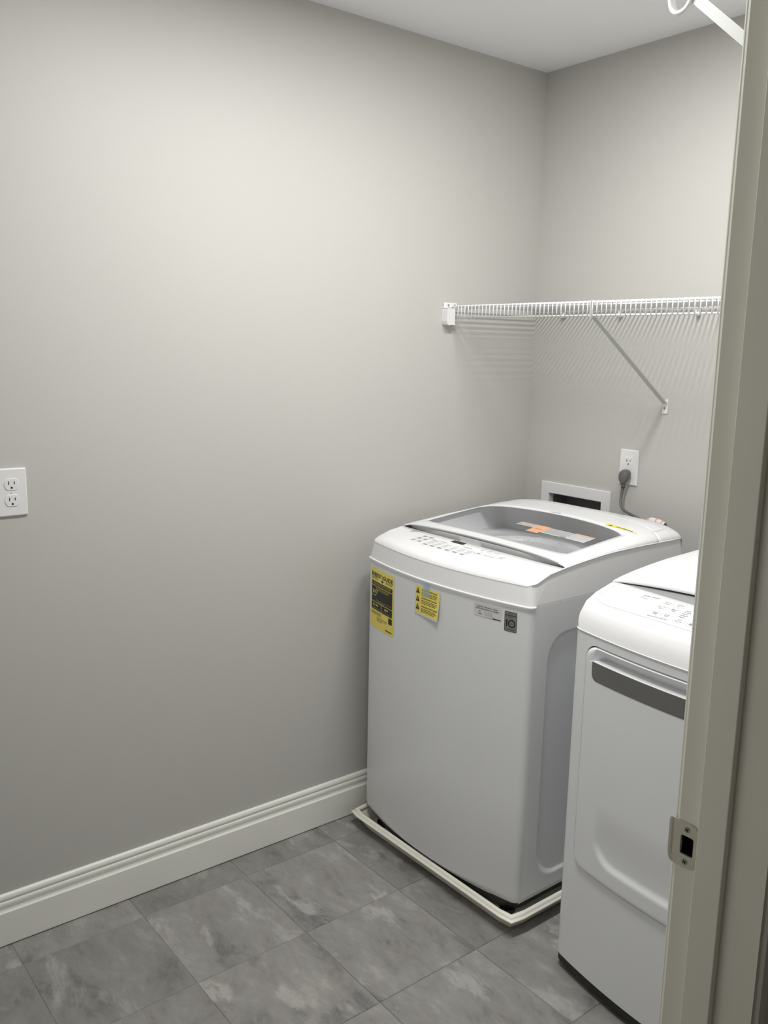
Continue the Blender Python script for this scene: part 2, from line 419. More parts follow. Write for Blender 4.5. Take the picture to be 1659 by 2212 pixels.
# ------------------------------------------------------------------ door frame on the right
door = empty('door_1', (1.665, -1.45, 0), kind='structure')
HX0, HX1, HZ0, HZ1 = 1.6155, 1.633, .900, .9265
JB, JF = -1.4372, -1.455
bm = bmesh.new()
prism(bm, [(1.605, JB), (1.605, JF + .0052), (1.6062, JF + .0022), (1.6098, JF), (HX0, JF), (HX0, JB)], 2, 0, 2.06); add_box(bm, (HX1, JF, 0), (1.728, JB, 2.06))
add_box(bm, (HX0, JF, 0), (HX1, JB, HZ0)); add_box(bm, (HX0, JF, HZ1), (HX1, JB, 2.06))
bmobj('strike_jamb', bm, JAMB, door)
ml = [[(x, y, z) for x, z in ((HX0 + i, HZ0 + i), (HX1 - i, HZ0 + i), (HX1 - i, HZ1 - i), (HX0 + i, HZ1 - i))] for i, y in ((.0002, JF + .0006), (.0004, JB - .0006))]
v, f = ringmesh(ml); f.append((4, 5, 6, 7)); pyobj('mortise_dark_liner', v, f, BLACK, door)  # black liner added so the strike hole stays in deep shade
boxobj('hinge_jamb', (1.605, -2.387, 0), (1.728, -2.369, 2.06), JAMB, door, .001)
boxobj('head_jamb', (1.605, -2.369, 2.042), (1.728, JF, 2.06), JAMB, door, .001)
boxobj('door_stop', (1.6422, JF - .0112, 0), (1.6795, JF - .0001, 2.042), JAMB, door, .0012)
boxobj('door_stop', (1.6422, -2.369, 0), (1.6795, -2.358, 2.042), JAMB, door, .0012)
def casing(name, xa, xb, y_in, y_out):
    s = 1 if y_out > y_in else -1
    pr = [(0, 0), (0, .004), (.002, .0065), (.012, .0085), (.030, .0095), (.040, .013), (.052, .0135), (.057, .012), (.057, 0)]
    d = 1 if xb > xa else -1
    out = [(xa + d * w, y_in + s * u) for u, w in pr]
    bm = bmesh.new(); prism(bm, out, 2, 0, 2.11); return bmobj(name, bm, JAMB, door)
casing('casing', 1.6063, 1.59, -1.4495, -1.39); casing('casing', 1.6063, 1.59, -2.375, -2.44)
casing('casing', 1.7267, 1.74, -1.4495, -1.39); casing('casing', 1.7267, 1.74, -2.375, -2.44)
bm = bmesh.new(); add_box(bm, (.70, -2.372, .012), (1.603, -2.337, 2.038), .002)
leaf = bmobj('door_leaf', bm, TRIM, door)
for x in (.82, 1.19):
    for z0, z1 in ((.20, .88), (1.02, 1.88)): boxobj('door_panel', (x, -2.3375, z0), (x + .29, -2.333, z1), TRIM, leaf, .004)
bm = bmesh.new(); add_tube(bm, [(.765, -2.337, .914), (.765, -2.300, .914)], .011, 16); bmesh.ops.create_uvsphere(bm, u_segments=20, v_segments=12, radius=.027, matrix=Matrix.Translation((.765, -2.285, .914)))
bmobj('door_knob', bm, NICK, leaf, True)
boxobj('head_casing', (1.594, -2.375, 2.048), (1.6063, -1.4495, 2.11), JAMB, door)
boxobj('head_casing', (1.7267, -2.375, 2.048), (1.739, -1.4495, 2.11), JAMB, door)
# strike plate with a curled lip
SP = 12
out2 = [rr(p, 1.5935, 1.637, .8835, .944, .007) for p in sq(SP)]
in2 = [rr(p, HX0 - .0002, HX1 + .0002, HZ0 + .0004, HZ1 - .0004, .0025) for p in sq(SP)]
def lip(x, z, t):
    y = JF - .0003 - t
    if x < 1.6045: y += ((1.6045 - x) / .011) ** 1.7 * .007 + (0 if t else 0)
    # the lip is narrower than the plate: pinch its corners
    if x < 1.6045: z = .9137 + (z - .9137) * (1 - .16 * ((1.6045 - x) / .011) ** 1.5)
    return (x, y, z)
loops = []
for k in range(7):
    t = k / 6; loops.append([lip(a[0] + (b[0] - a[0]) * t, a[1] + (b[1] - a[1]) * t, .0018) for a, b in zip(out2, in2)])
loops.append([lip(b[0], b[1], 0) for b in in2])
loops.insert(0, [lip(a[0], a[1], 0) for a in out2])
v, f = ringmesh(loops)
plate = pyobj('strike_plate', v, f, NICK, door); tag(plate, 'satin nickel strike plate with curled lip')
for z in (.935, .8912):
    bm = bmesh.new(); disc_prism(bm, (1.6232, z), 1, .0040, JF - .0027, JF - .0019, 18)
    s = bmobj('screw', bm, SCREW, plate)
    bm = bmesh.new()
    for a in (.5, .5 + math.pi / 2):
        c, q = math.cos(a) * .0026, math.sin(a) * .0026; nx, nz = -math.sin(a) * .0006, math.cos(a) * .0006
        prism(bm, [(1.6232 + c + nx, z + q + nz), (1.6232 - c + nx, z - q + nz), (1.6232 - c - nx, z - q - nz), (1.6232 + c - nx, z + q - nz)], 1, JF - .0030, JF - .0026)
    o = bmobj('screw_slot', bm, BLACK, plate)

# ------------------------------------------------------------------ ceiling lamps out of frame, and an added hall fixture
def flush_lamp(x, y, label):
    o = empty('ceiling_light', (x, y, H), label, 'ceiling light')
    def lp(i, z): return [(x + a, y + b, z) for a, b in rrloop(8, -.075 + i, .075 - i, -.225 + i, .225 - i, .012)]
    v, f = ringmesh([lp(0, H - .0002), lp(.001, H - .010), lp(.004, H - .013), lp(.014, H - .011), lp(.0145, H - .004)])
    pyobj('trim_ring', v, f, PLAST, o)
    boxobj('diffuser', (x - .0605, y - .2105, H - .009), (x + .0605, y + .2105, H - .004), PLAST, o)
flush_lamp(.86, -.76, 'oblong flush ceiling light above the washing machine')
flush_lamp(.86, -1.38, 'oblong flush ceiling light in front of the washing machine')
flush_lamp(2.62, -2.75, 'added oblong fixture for the unseen fill light in the hall')  # fixture added to house the hall fill

# ================================================================== DRAIN PAN
pan = empty('drain_pan', (.41, -.44, 0), 'shallow cream plastic drain pan under the washing machine', 'drain pan')
PX0, PX1, PY0, PY1, PZ = .054, .776, -.8265, -.055, .056
def ploop(ins, z, r=.022): return [(x, y, z) for x, y in rrloop(16, PX0 + ins, PX1 - ins, PY0 + ins, PY1 - ins, r)]
v, f = ringmesh([ploop(.036, .0006), ploop(.030, .004), ploop(.0125, .0435), ploop(.012, .0445), ploop(.0165, .0445), ploop(.034, .0035)]); n = len(ploop(0, 0))
f.append(tuple(range(n))[::-1]); f.append(tuple(range(len(v) - n, len(v))))
pyobj('tray', v, f, PANM, pan, False)
v, f = ringmesh([ploop(.012, .0440), ploop(.001, .0425), ploop(-.0008, .0440), ploop(-.0008, .0462), ploop(.0006, .0475), ploop(.0045, .0482), ploop(.0055, .0500), ploop(.0068, .0538), ploop(.0098, .0560), ploop(.0140, .0565), ploop(.0175, .0545), ploop(.0185, .0505), ploop(.019, .0447), ploop(.012, .0440)])
o = pyobj('rim', v, f, PANM, pan, True)

# ================================================================== WASHING MACHINE
W = WASH
wm = empty('washing_machine', (.4045, -.45, .003), 'white top loading washing machine with glass lid, standing in the drain pan', 'washing machine')
CZ0, CZ1 = .052, .889
WL, WR = CAB.cx - CAB.hw, CAB.cx + CAB.hw
fr = W.front(.02)
# shell without the right side, which carries an embossed panel
FRC = CAB.front(.018)
YS = FRC[-1][1]                                                 # where the right corner ends
loop = list(reversed([(WR, CAB.yb)] + [(WL + (WR - WL) * (1 - k / 6), CAB.yb) for k in range(1, 7)] + [(WL, CAB.yb + (FRC[0][1] - CAB.yb) * k / 6) for k in range(1, 6)] + FRC))
def shell(loop, cx, cy, z0, z1, lipo=.0035):
    def off(p, d):
        dx, dy = p[0] - cx, p[1] - cy; return (p[0] - d * (1 if dx > 0 else -1) * (abs(dx) > .25), p[1] - d * (1 if dy > 0 else -1) * (abs(dy) > .25))
    rows = [(-.013, z0), (-.0105, z0 + .006), (-.003, z0 + .013), (0, z0 + .026), (0, z0 + .3), (0, z1 - .022), (0, z1 - .0125), (.0036, z1 - .005), (.0036, z1 - .0015), (.0028, z1 - .0002), (.0012, z1), (-.008, z1 + .0002)]
    return [[(*off(p, -d), z) for p in loop] for d, z in rows]
v, f = ringmesh(shell(loop, W.cx, -.45, CZ0, CZ1), closed=False)
pyobj('cabinet', v, f, WHITE, wm, True)
SY0, SY1, SZ0, SZ1 = -.703, -.19, .105, .805
n = 44
outer = [(YS + (CAB.yb - YS) * (p[0] + 1) / 2, CZ0 + .02 + (CZ1 - CZ0 - .022) * (p[1] + 1) / 2) for p in sq(n)]
l0 = [(WR, y, z) for y, z in outer]
def sl(i, d): return [(WR - d, y, z) for y, z in rrloop(n, SY0 + i, SY1 - i, SZ0 + i, SZ1 - i, .075)]
# extra rows so the flat face and the recess both stay crisp
v, f = ringmesh([[(WR - .010, y, z if z > CZ0 + .021 else CZ0) for y, z in outer], l0, sl(0, 0), sl(.003, .0008), sl(.010, .0045), sl(.013, .005), sl(.05, .005)])
f.append(tuple(range(len(v) - 4 * n, len(v))))
sp = pyobj('side_panel', v, f, WHITE, wm, False)
v, f = ringmesh([[(x, y, .016) for x, y in CAB.plan(inset=.034)], [(x, y, CZ0 + .004) for x, y in CAB.plan(inset=.016)]]); f.append(tuple(range(len(v) // 2)))
pyobj('shadow_skirt', v, f, BLACK, wm)  # black skirt added to darken the gap under the cabinet like shadow
for x, y in ((WL + .06, -.74), (WR - .06, -.74), (WL + .06, -.18), (WR - .06, -.18)):
    bm = bmesh.new(); disc_prism(bm, (x, y), 2, .022, .0039, .014, 20); disc_prism(bm, (x, y), 2, .009, .014, CZ0 + .004, 12)
    bmobj('foot', bm, BLACK, wm)
# top band between the seam and the crease
pl = W.plan(.02)
crease = [(x, y, W.z(x, y)) for x, y in pl]
pin = CAB.plan(.018, inset=.0035)
v, f = ringmesh([[(x, y, CZ1 - .012) for x, y in pin], [(x, y, CZ1 - .0005) for x, y in CAB.plan(.018, inset=.0002)], [(x, y, CZ1 + .002) for x, y in CAB.plan(.018, inset=.0002)], [(x, y, z - .0035) for x, y, z in crease], [(x, y, z - .0005) for x, y, z in crease], [(a, b, z - .0005) for (a, b), (x, y, z) in zip(W.plan(.02, inset=.006), crease)]])
tag(pyobj('top_band', v, f, TOPW, wm, False), 'smooth white band round the top of the cabinet')
bm = bmesh.new(); nf = len(fr)
add_tube(bm, [(x + (.0004 if x > .7 else 0), y, z - .0006) for x, y, z in crease[nf - 4:nf + 14]], .0018, 8)
bmobj('crease_bead', bm, TOPW, wm, True)
# control panel: front line to the bowed handle recess
sv = [(x - W.cx) / W.hw for x, y in fr]
def qq(s): return 1 - min(1, abs(s) / .915) ** 2
def gap_y(s): return -.6425 - .0105 * qq(s)
def lid_y(s): return -.6415 + .0185 * qq(s)
def back_y(s): return -.190 - .050 * s * s
rear = [(W.cx + W.hw * s, gap_y(s)) for s in sv]
def dip(x, y): return W.z(x, y)
v, f, lp = patch(fr, rear, dip, 14, 1.7)
nb = len(fr); b = len(v); v += [(x, y + .001, dip(x, y) - .006) for x, y in rear]
f += [(b - nb + k, b - nb + k + 1, b + k + 1, b + k) for k in range(nb - 1)]
cp = pyobj('control_panel', v, f, TOPW, wm, True)
tag(cp, 'sloping white control panel with printed keys')
# handle recess: grey trough between control panel and lid
svl = svals(40)
fr_g = [(W.cx + W.hw * s * .95, gap_y(s * .95) + .0005) for s in svl]; re_g = [(W.cx + W.hw * s * .95, lid_y(s * .95) + .012) for s in svl]
def trough(x, y):
    s = (x - W.cx) / W.hw; t = min(1, max(0, (y - gap_y(s)) / (lid_y(s) + .012 - gap_y(s)))); wd = qq(s)
    return W.z(x, gap_y(s)) - .0025 - .010 * wd * min(1, t * 6) * (1 - .8 * max(0, t - .17))
v, f, _ = patch(fr_g, re_g, trough, 6, 1)
pyobj('handle_recess', v, f, GREY, wm, True)
# lid: crowned rim round a glass window
GX0, GX1 = .110, .676
def lid_outer(p):
    s = math.sin(p[0] * math.pi / 2); t = (p[1] + 1) / 2
    return (W.cx + W.hw * s, lid_y(s) + (back_y(s) - lid_y(s)) * t)
def glass_pt(p, ins=0, r=.02):
    x, y = rr(p, GX0 + ins, GX1 - ins, -1 + ins * 6, 1 - ins * 6, .07)
    u = (x - (GX0 + GX1) / 2) / ((GX1 - GX0) / 2)
    yf, yb = -.584 + .004 * u * u, -.285 - .042 * u * u
    return (x, yf + (yb - yf) * (y + 1) / 2)
NS = 26
def lz(x, y): return LIDW.z(x, y) + .0012
O = [lid_outer(p) for p in sq(NS)]; G = [glass_pt(p) for p in sq(NS)]
# match by square parameter, outer densified near the sides
loops = []
for k in range(9):
    t = 1 - (1 - k / 8) ** 2 if k < 8 else 1
    t = (k / 8) ** 1.8
    loops.append([((a[0] + (b[0] - a[0]) * t), (a[1] + (b[1] - a[1]) * t)) for a, b in zip(O, G)])
L3 = [[(x, y, lz(x, y)) for x, y in l] for l in loops]
L3.insert(0, [(x, y, lz(x, y) - .004) for x, y in O])
L3.append([(x, y, z - .003) for x, y, z in L3[-1]])
v, f = ringmesh(L3)
lid = pyobj('lid', v, f, TOPW, wm, True); tag(lid, 'white rimmed lid with a tinted glass window')
# front edge of the lid
e0 = [(W.cx + W.hw * s * .925, lid_y(s * .925) - .0012) for s in svl]
def edz(x): return lz(x, lid_y((x - W.cx) / W.hw)) - .0018 - .0062 * math.sqrt(qq((x - W.cx) / W.hw))
v, f = ringmesh([[(x, y + .003, lz(x, y + .003) + .0002) for x, y in e0], [(x, y - .0006, lz(x, y) + .0004) for x, y in e0], [(x, y - .0012, lz(x, y) - .0010) for x, y in e0],
                 [(x, y - .0002, edz(x)) for x, y in e0], [(x, y + .012, edz(x)) for x, y in e0]], closed=False)
tag(pyobj('lid_edge', v, f, SILV, lid, True), 'silver grey front edge of the lid')
loops = []
for ins in (0, .01, .03, .07, .12):
    loops.append([(x, y, lz(x, y) - .0010) for x, y in [glass_pt(p, ins if ins < .1 else .12) for p in sq(NS)]])
# grid pane
NU, NV = 30, 18; gv, gf = [], []
for j in range(NV + 1):
    for i in range(NU + 1):
        x, y = glass_pt((-1 + 2 * i / NU, -1 + 2 * j / NV)) if (i in (0, NU) or j in (0, NV)) else (None, None)
        if x is None:
            px, py = -1 + 2 * i / NU, -1 + 2 * j / NV
            x = (GX0 + GX1) / 2 + px * (GX1 - GX0) / 2; u = px
            yf, yb = -.584 + .004 * u * u, -.285 - .042 * u * u; y = yf + (yb - yf) * (py + 1) / 2
        gv.append((x, y, lz(x, y) - .0012))
for j in range(NV):
    for i in range(NU):
        a = j * (NU + 1) + i; gf.append((a, a + 1, a + NU + 2, a + NU + 1))
pane = pyobj('glass_pane', gv, gf, GLASS, lid, True); tag(pane, 'grey tinted glass window')
# rear console
sr = svals(40)
fc = [(W.cx + W.hw * s, back_y(s) + .0028) for s in sr]; rc = [(W.cx + W.hw * s, W.yb) for s in sr]
v, f, _ = patch(fc, rc, W.z, 8, 1)
nb = len(sr); b = len(v); v += [(x, y + .0005, W.z(x, y) - .006) for x, y in fc]; f += [(k, b + k, b + k + 1, k + 1) for k in range(nb - 1)]
b = len(v); v += [(x, y + .006, W.z(x, y) - .006) for x, y in rc] + [(x, y + .006, W.z(x, y) - .05) for x, y in rc]
l = (len(sr)) * 8
f += [(l + k, l + k + 1, b + k + 1, b + k) for k in range(nb - 1)] + [(b + k, b + k + 1, b + nb + k + 1, b + nb + k) for k in range(nb - 1)]
rcn = pyobj('rear_console', v, f, TOPW, wm, True)
P = Print(on_top(W)); MT = on_top(W)
pts = [(.700, -.243), (.7035, -.20), (.7025, -.172), (.695, -.163), (.66, -.160)]
P.v, P.f = [], []
for (x0, y0), (x1, y1) in zip(pts, pts[1:]):
    P.poly([(x0 - .0005, y0 - .0003), (x1 - .0005, y1 - .0003), (x1 + .0005, y1 + .0003), (x0 + .0005, y0 + .0003)])
P.done('panel_line', LINK, rcn)
P = Print(MT); P.rect(.6255, .632, -.2265, -.2225); P.words(.638, .672, -.2262, -.2240); P.done('lettering', GINK, rcn)
# inside of the tub seen through the glass
tubc = (.385, -.435)
n = 14
so = sq(n)
def circ(r, z): return [(tubc[0] + r * a / math.hypot(a, b), tubc[1] + r * b / math.hypot(a, b), z) for a, b in so]
lo = [(.4045 + .30 * a, -.42 + .205 * b, .925) for a, b in so]
ho = [(x, y, lz(x, y) - .010) for x, y in [glass_pt(p) for p in so]]
ho = [(.4045 + .305 * a, -.43 + .200 * b, lz(.4045 + .30 * a, -.43 + .195 * b) - .007) for a, b in so]
v, f = ringmesh([ho, lo, circ(.196, .925), circ(.190, .930), circ(.182, .930), circ(.172, .915), circ(.165, .885)])
tub = pyobj('tub_ring', v, f, TUB, wm, True)
v, f = ringmesh([circ(.205, .884), circ(.212, .78), circ(.21, .56)]); f.append(tuple(range(len(v) - 4 * n, len(v))))
pyobj('drum', v, f, DRUM, wm, True)
# --- print and labels on the machine
MT3 = lambda x, y, off=0: (x, y, lz(x, y) + .0003 + off)
def button(S, x0, x1, y0, y1, parent, lines=(), r=.0035, w=.0005, ink=LINK, tink=GINK):
    P = Print(on_top(S)); P.ringrect(x0, x1, y0, y1, r, w); o = P.done('button', ink, parent)
    if lines:
        P = Print(on_top(S)); k = len(lines); hh = (y1 - y0) * .62 / k; cy = (y0 + y1) / 2 + hh * k / 2
        for i, (t, fr_) in enumerate(lines):
            w_ = (x1 - x0) * fr_ / 2; cx = (x0 + x1) / 2
            if t: P.text(t, cx - w_, cx + w_, cy - hh * (i + .82), cy - hh * i, .01)
            else: P.words(cx - w_, cx + w_, cy - hh * (i + .75), cy - hh * (i + .1))
        P.done('key_lettering', tink, parent)
    return o
P = Print(MT); P.words(.1385, .176, -.6555, -.6515); P.words(.138, .166, -.6625, -.6595); P.words(.140, .160, -.6700, -.6675); P.done('lettering', GINK, cp)
P = Print(MT); P.rect(.3275, .3785, -.6720, -.6562, 8, 3); tag(P.done('display', BLACK, cp), 'small dark rectangular display')
for y0 in (-.736, -.713, -.690):
    for x0 in (.213, .240):
        button(W, x0, x0 + .024, y0, y0 + .019, cp, [('', .6), ('', .5)])
for i, x0 in enumerate((.277, .307, .338, .371, .402, .433)):
    button(W, x0, x0 + .026, -.746, -.730, cp, [('', .6)])
    P = Print(MT)
    for j in range(4): P.words(x0 + .004, x0 + .022 + .003 * (j % 2), -.7245 + j * .0075, -.7222 + j * .0075)
    P.done('option_lettering', LINK, cp)
P = Print(MT); P.words(.272, .30, -.6935, -.691); P.words(.303, .33, -.689, -.6865); P.words(.392, .43, -.684, -.6815)
P.done('lettering', GINK, cp)
P = Print(MT); P.ring(.4730, -.7020, .0112, .0007); P.done('start_button', GINK, cp)
P = Print(MT); P.text('>II', .4675, .4785, -.7048, -.6995, .015); P.done('key_lettering', INK, cp)
P = Print(MT); P.ring(.4860, -.6700, .0086, .0006); P.ring(.4860, -.6700, .0038, .0005); P.rect(.4857, .4863, -.6700, -.6655); P.done('power_button', GINK, cp)
P = Print(MT); P.text('POWER', .5020, .5240, -.6715, -.6680, .01); P.text('START/PAUSE', .4950, .5345, -.7050, -.7010, .01)
P.ringrect(.4570, .4650, -.6730, -.6610, .002, .0006); P.words(.457, .466, -.6775, -.6755); P.done('lettering', GINK, cp)
P = Print(MT)
P.band([(.549 + a, -.688 + b) for a, b in ((-.006, 0), (.004, .010), (.0085, .006), (-.001, -.004))], [(.549 + a, -.688 + b) for a, b in ((-.0045, 0), (.004, .0085), (.007, .006), (-.001, -.0025))])
P.ring(.547, -.696, .0030, .0008, 12); P.ring(.554, -.694, .0026, .0008, 12); P.done('symbol', GINK, cp)
# logo on the front rim of the glass
P = Print(MT3); P.ring(.3360, -.5425, .0072, .0060, 24); P.text('LG', .3455, .3640, -.5480, -.5370, .02)
P.done('logo', GINK, pane)
# caution labels on the glass
def lab(name, mtl, rects, off=0):
    P = Print(MT3)
    for a, b_, c, d in rects: P.rect(a, b_, c, d, 8, 3)
    return P.done(name, mtl, pane, off)
tag(lab('warning_label', LABG, [(.372, .4425, -.447, -.417), (.4425, .488, -.482, -.417), (.488, .584, -.470, -.421)]), 'pale warning label under the glass')
lab('label_band', ORGD, [(.372, .4425, -.4275, -.4175)], .0003)
tag(lab('label_patch', ORG, [(.4425, .488, -.481, -.4175)], .0003), 'orange patch of the warning label')
P = Print(MT3)
for j in range(3): P.words(.375, .440, -.4365 - j * .006, -.4345 - j * .006)
for j in range(7): P.words(.491, .581, -.4275 - j * .006, -.4255 - j * .006)
P.rect(.452, .479, -.4515, -.4475); P.words(.39, .43, -.4235, -.4215); P.rect(.56, .582, -.4690, -.4655); P.done('label_lettering', GINK, pane, .0006)
tag(lab('caution_label', LABG, [(.580, .648, -.470, -.416)]), 'pale caution label with an orange heading')
lab('label_band', ORGD, [(.580, .648, -.4265, -.4165)], .0003)
P = Print(MT3)
for j in range(5): P.words(.583, .612, -.4335 - j * .007, -.4315 - j * .007); P.words(.617, .645, -.4335 - j * .007, -.4315 - j * .007)
P.done('label_lettering', LINK, pane, .0006)
# dispenser outline and symbols
P = Print(MT3); P.rect(.477, .660, -.5008, -.4995, 20, 1); P.rect(.476, .4775, -.560, -.4995, 1, 6); P.done('dispenser_line', GINK, pane)
P = Print(MT3); P.ring(.515, -.556, .0085, .0022, 18); P.rect(.5142, .5158, -.5625, -.5495); P.ring(.527, -.556, .0065, .0018, 18)
for x, y in ((.512, -.516), (.612, -.514)):
    P.poly([(x - .003, y), (x + .003, y), (x, y + .006)]); P.words(x - .012, x + .014, y - .008, y - .004)
for j in range(3): P.words(.538, .640, -.552 - j * .007, -.549 - j * .007)
P.words(.535, .580, -.520, -.5175); P.done('dispenser_lettering', GINK, pane)
# yellow strip and prints on the lid rim
P = Print(MT3)
ang = math.atan2(-.0045, .0987)
def strip(x0, x1, h): P.band(rrloop(8, x0, x1, -.2880 - h, -.2880 + h, h * .95), rrloop(8, (x0 + x1) / 2 - .001, (x0 + x1) / 2 + .001, -.2885, -.2875, .0004))
strip(.585, .690, .0072)
P.band(rrloop(8, .583, .612, -.2975, -.2785, .0092), rrloop(8, .590, .604, -.289, -.287, .0009))
tag(P.done('caution_strip', YELB, lid), 'yellow caution strip on the lid rim')
P = Print(MT3); P.words(.620, .680, -.2895, -.2865); P.poly([(.592, -.292), (.604, -.290), (.601, -.283), (.597, -.284)]); P.done('strip_lettering', INK, lid, .0004)
P = Print(MT3); P.words(.360, .400, -.2795, -.2765); P.words(.366, .398, -.2745, -.2730); P.done('lettering', GINK, lid)

# front labels
MF = on_front(CAB)
def flabel(name, mtl, x0, x1, z0, z1, M, r, text):
    P = Print(M)
    NX, NZ = 8, 6
    P.rect(x0, x1, z0 + r, z1 - r, NX, NZ); P.rect(x0 + r, x1 - r, z1 - r, z1, NX, 1); P.rect(x0 + r, x1 - r, z0, z0 + r, NX, 1)
    for sx in (0, 1):
        for sz in (0, 1):
            cx = x0 + r if not sx else x1 - r; cz = z0 + r if not sz else z1 - r
            a0 = [math.pi, math.pi / 2, 1.5 * math.pi, 0][sx * 2 + sz]
            P.poly([(cx, cz)] + [(cx + r * math.cos(a0 + math.pi / 2 * k / 4), cz + r * math.sin(a0 + math.pi / 2 * k / 4)) for k in range(5)])
    o = P.done(name, mtl, wm); tag(o, text); return o
EX0, EX1, EZ0, EZ1 = .0890, .2365, .6770, .8625
en = flabel('energy_label', YEL, EX0, EX1, EZ0, EZ1, MF, .006, 'tall yellow and black energy guide label')
ew, eh = EX1 - EX0, EZ1 - EZ0
def E(u, v): return (EX0 + ew * u, EZ0 + eh * v)
P = Print(MF)
def er(u0, u1, v0, v1, nx=6, ny=2): P.rect(EX0 + ew * u0, EX0 + ew * u1, EZ0 + eh * v0, EZ0 + eh * v1, nx, ny)
def et(t, u0, u1, v0, v1, b_=.02): P.text(t, EX0 + ew * u0, EX0 + ew * u1, EZ0 + eh * v0, EZ0 + eh * v1, b_)
er(.06, .94, .715, .785); er(.06, .94, .440, .705, 6, 4); er(.06, .485, .305, .430); er(.505, .94, .305, .430); er(.80, .94, .185, .285)
P.done('black_panel', INK, en, .0003)
P = Print(MF); et('ENERGY', .05, .50, .865, .935, .035); et('GUIDE', .55, .95, .865, .935, .035)
er(.515, .535, .83, .925, 1, 1); P.poly([E(.465, .840), E(.525, .800), E(.585, .840)])
P.done('title', INK, en, .0003)
P = Print(MF)
for v_ in (.850, .835, .820): P.words(EX0 + ew * .06, EX0 + ew * .34, EZ0 + eh * v_, EZ0 + eh * (v_ + .006)); P.words(EX0 + ew * .66, EX0 + ew * .93, EZ0 + eh * v_, EZ0 + eh * (v_ + .006))
for v_ in (.27, .255, .24, .225): P.words(EX0 + ew * .06, EX0 + ew * .50, EZ0 + eh * v_, EZ0 + eh * (v_ + .006))
for v_ in (.19, .17): P.words(EX0 + ew * .30, EX0 + ew * .75, EZ0 + eh * v_, EZ0 + eh * (v_ + .007))
P.words(EX0 + ew * .30, EX0 + ew * .55, EZ0 + eh * .14, EZ0 + eh * .15); er(.68, .94, .045, .062)
P.done('label_lettering', INK, en, .0003)
P = Print(MF)
et('$17', .11, .34, .575, .640, .025); et('$140', .12, .36, .365, .405, .02); et('$9', .63, .78, .365, .405, .02)
er(.06, .26, .545, .551, 3, 1); P.poly([E(.22, .551), E(.25, .575), E(.26, .545)]); er(.26, .9, .478, .481, 5, 1)
for v_ in (.760, .740): P.words(EX0 + ew * .12, EX0 + ew * .90, EZ0 + eh * v_, EZ0 + eh * (v_ + .005))
for v_ in (.685, .668, .650): P.words(EX0 + ew * .25, EX0 + ew * .80, EZ0 + eh * v_, EZ0 + eh * (v_ + .004))
P.words(EX0 + ew * .10, EX0 + ew * .44, EZ0 + eh * .330, EZ0 + eh * .334); P.words(EX0 + ew * .55, EX0 + ew * .90, EZ0 + eh * .330, EZ0 + eh * .334)
P.words(EX0 + ew * .33, EX0 + ew * .62, EZ0 + eh * .452, EZ0 + eh * .457)
P.done('figures', YEL, en, .0006)
# installer notice, taped, standing off at its lower right corner
NX0, NX1, NZ0, NZ1 = .3445, .4475, .789, .8655
def MN(x, z, off=0):
    u, w_ = (x - NX0) / (NX1 - NX0), (NZ1 - z) / (NZ1 - NZ0)
    return (x, CAB.yfront(x) - .0012 - off - .0075 * max(0, u) ** 1.5 * max(0, w_) ** 1.2, z)
nt_ = flabel('notice', YEL, NX0, NX1, NZ0, NZ1, MN, .003, 'yellow three warning installer notice held by tape')
P = Print(MN); P.rect(NX0 - .001, NX1 + .001, NZ0 - .005, NZ0, 8, 1); P.rect(NX1, NX1 + .002, NZ0 - .005, NZ1 - .004, 1, 6); P.done('notice_margin', PAPER, nt_)
P = Print(MN)
for z in (.8455, .8220, .7985):
    P.poly([(.3475, z), (.3650, z), (.3563, z + .0170)])
P.done('warning_triangle', INK, nt_, .0003)
P = Print(MN)
for z in (.8455, .8220, .7985):
    P.rect(.3557, .3569, z + .0050, z + .0115); P.rect(.3557, .3569, z + .0022, z + .0037)
P.done('exclamation_mark', YEL, nt_, .0006)
P = Print(MN)
for t, z, x1 in (('ATTENTION INSTALLER', .8560, .4380), ('ATTENTION INSTALLATEUR', .8330, .4400), ('ATENCION INSTALADOR', .8090, .4440)):
    P.text(t, .3725, x1, z, z + .0040, .03)
    for k in range(3): P.words(.3730, .4400 - .006 * (k == 2), z - .0055 - k * .0042, z - .0038 - k * .0042)
P.done('notice_lettering', INK, nt_, .0003)
def MTP(x, z, off=0): return (x, CAB.yfront(x) - .0024 - off, z)
P = Print(MTP); P.rect(.3800, .4075, .8420, .8850, 3, 5); tag(P.done('tape', TAPE, wm), 'strip of pale blue tape')
# customer information label
il = flabel('information_label', PAPER, .5700, .6575, .8345, .8690, MF, .004, 'small white customer information label')
P = Print(MF); P.text('Customer Information Center', .5790, .6460, .8600, .8640, .012); P.text("Centre d'information \u00e0 la client\u00e8le", .5770, .6490, .8545, .8588, .012)
P.text('USA', .5870, .5930, .8470, .8505, .012); P.text('CANADA', .5850, .5970, .8405, .8440, .012)
P.rect(.6300, .6545, .8352, .8378); P.done('label_lettering', INK, il, .0003)
P = Print(MF); P.words(.6070, .6300, .8470, .8500); P.words(.6080, .6310, .8410, .8440); P.words(.6120, .6280, .8355, .8375)
P.ringrect(.5750, .6510, .8530, .8665, .002, .0004); P.rect(.5770, .6320, .8455, .8459); P.rect(.6040, .6044, .8395, .8525); P.done('label_rules', LINK, il, .0003)
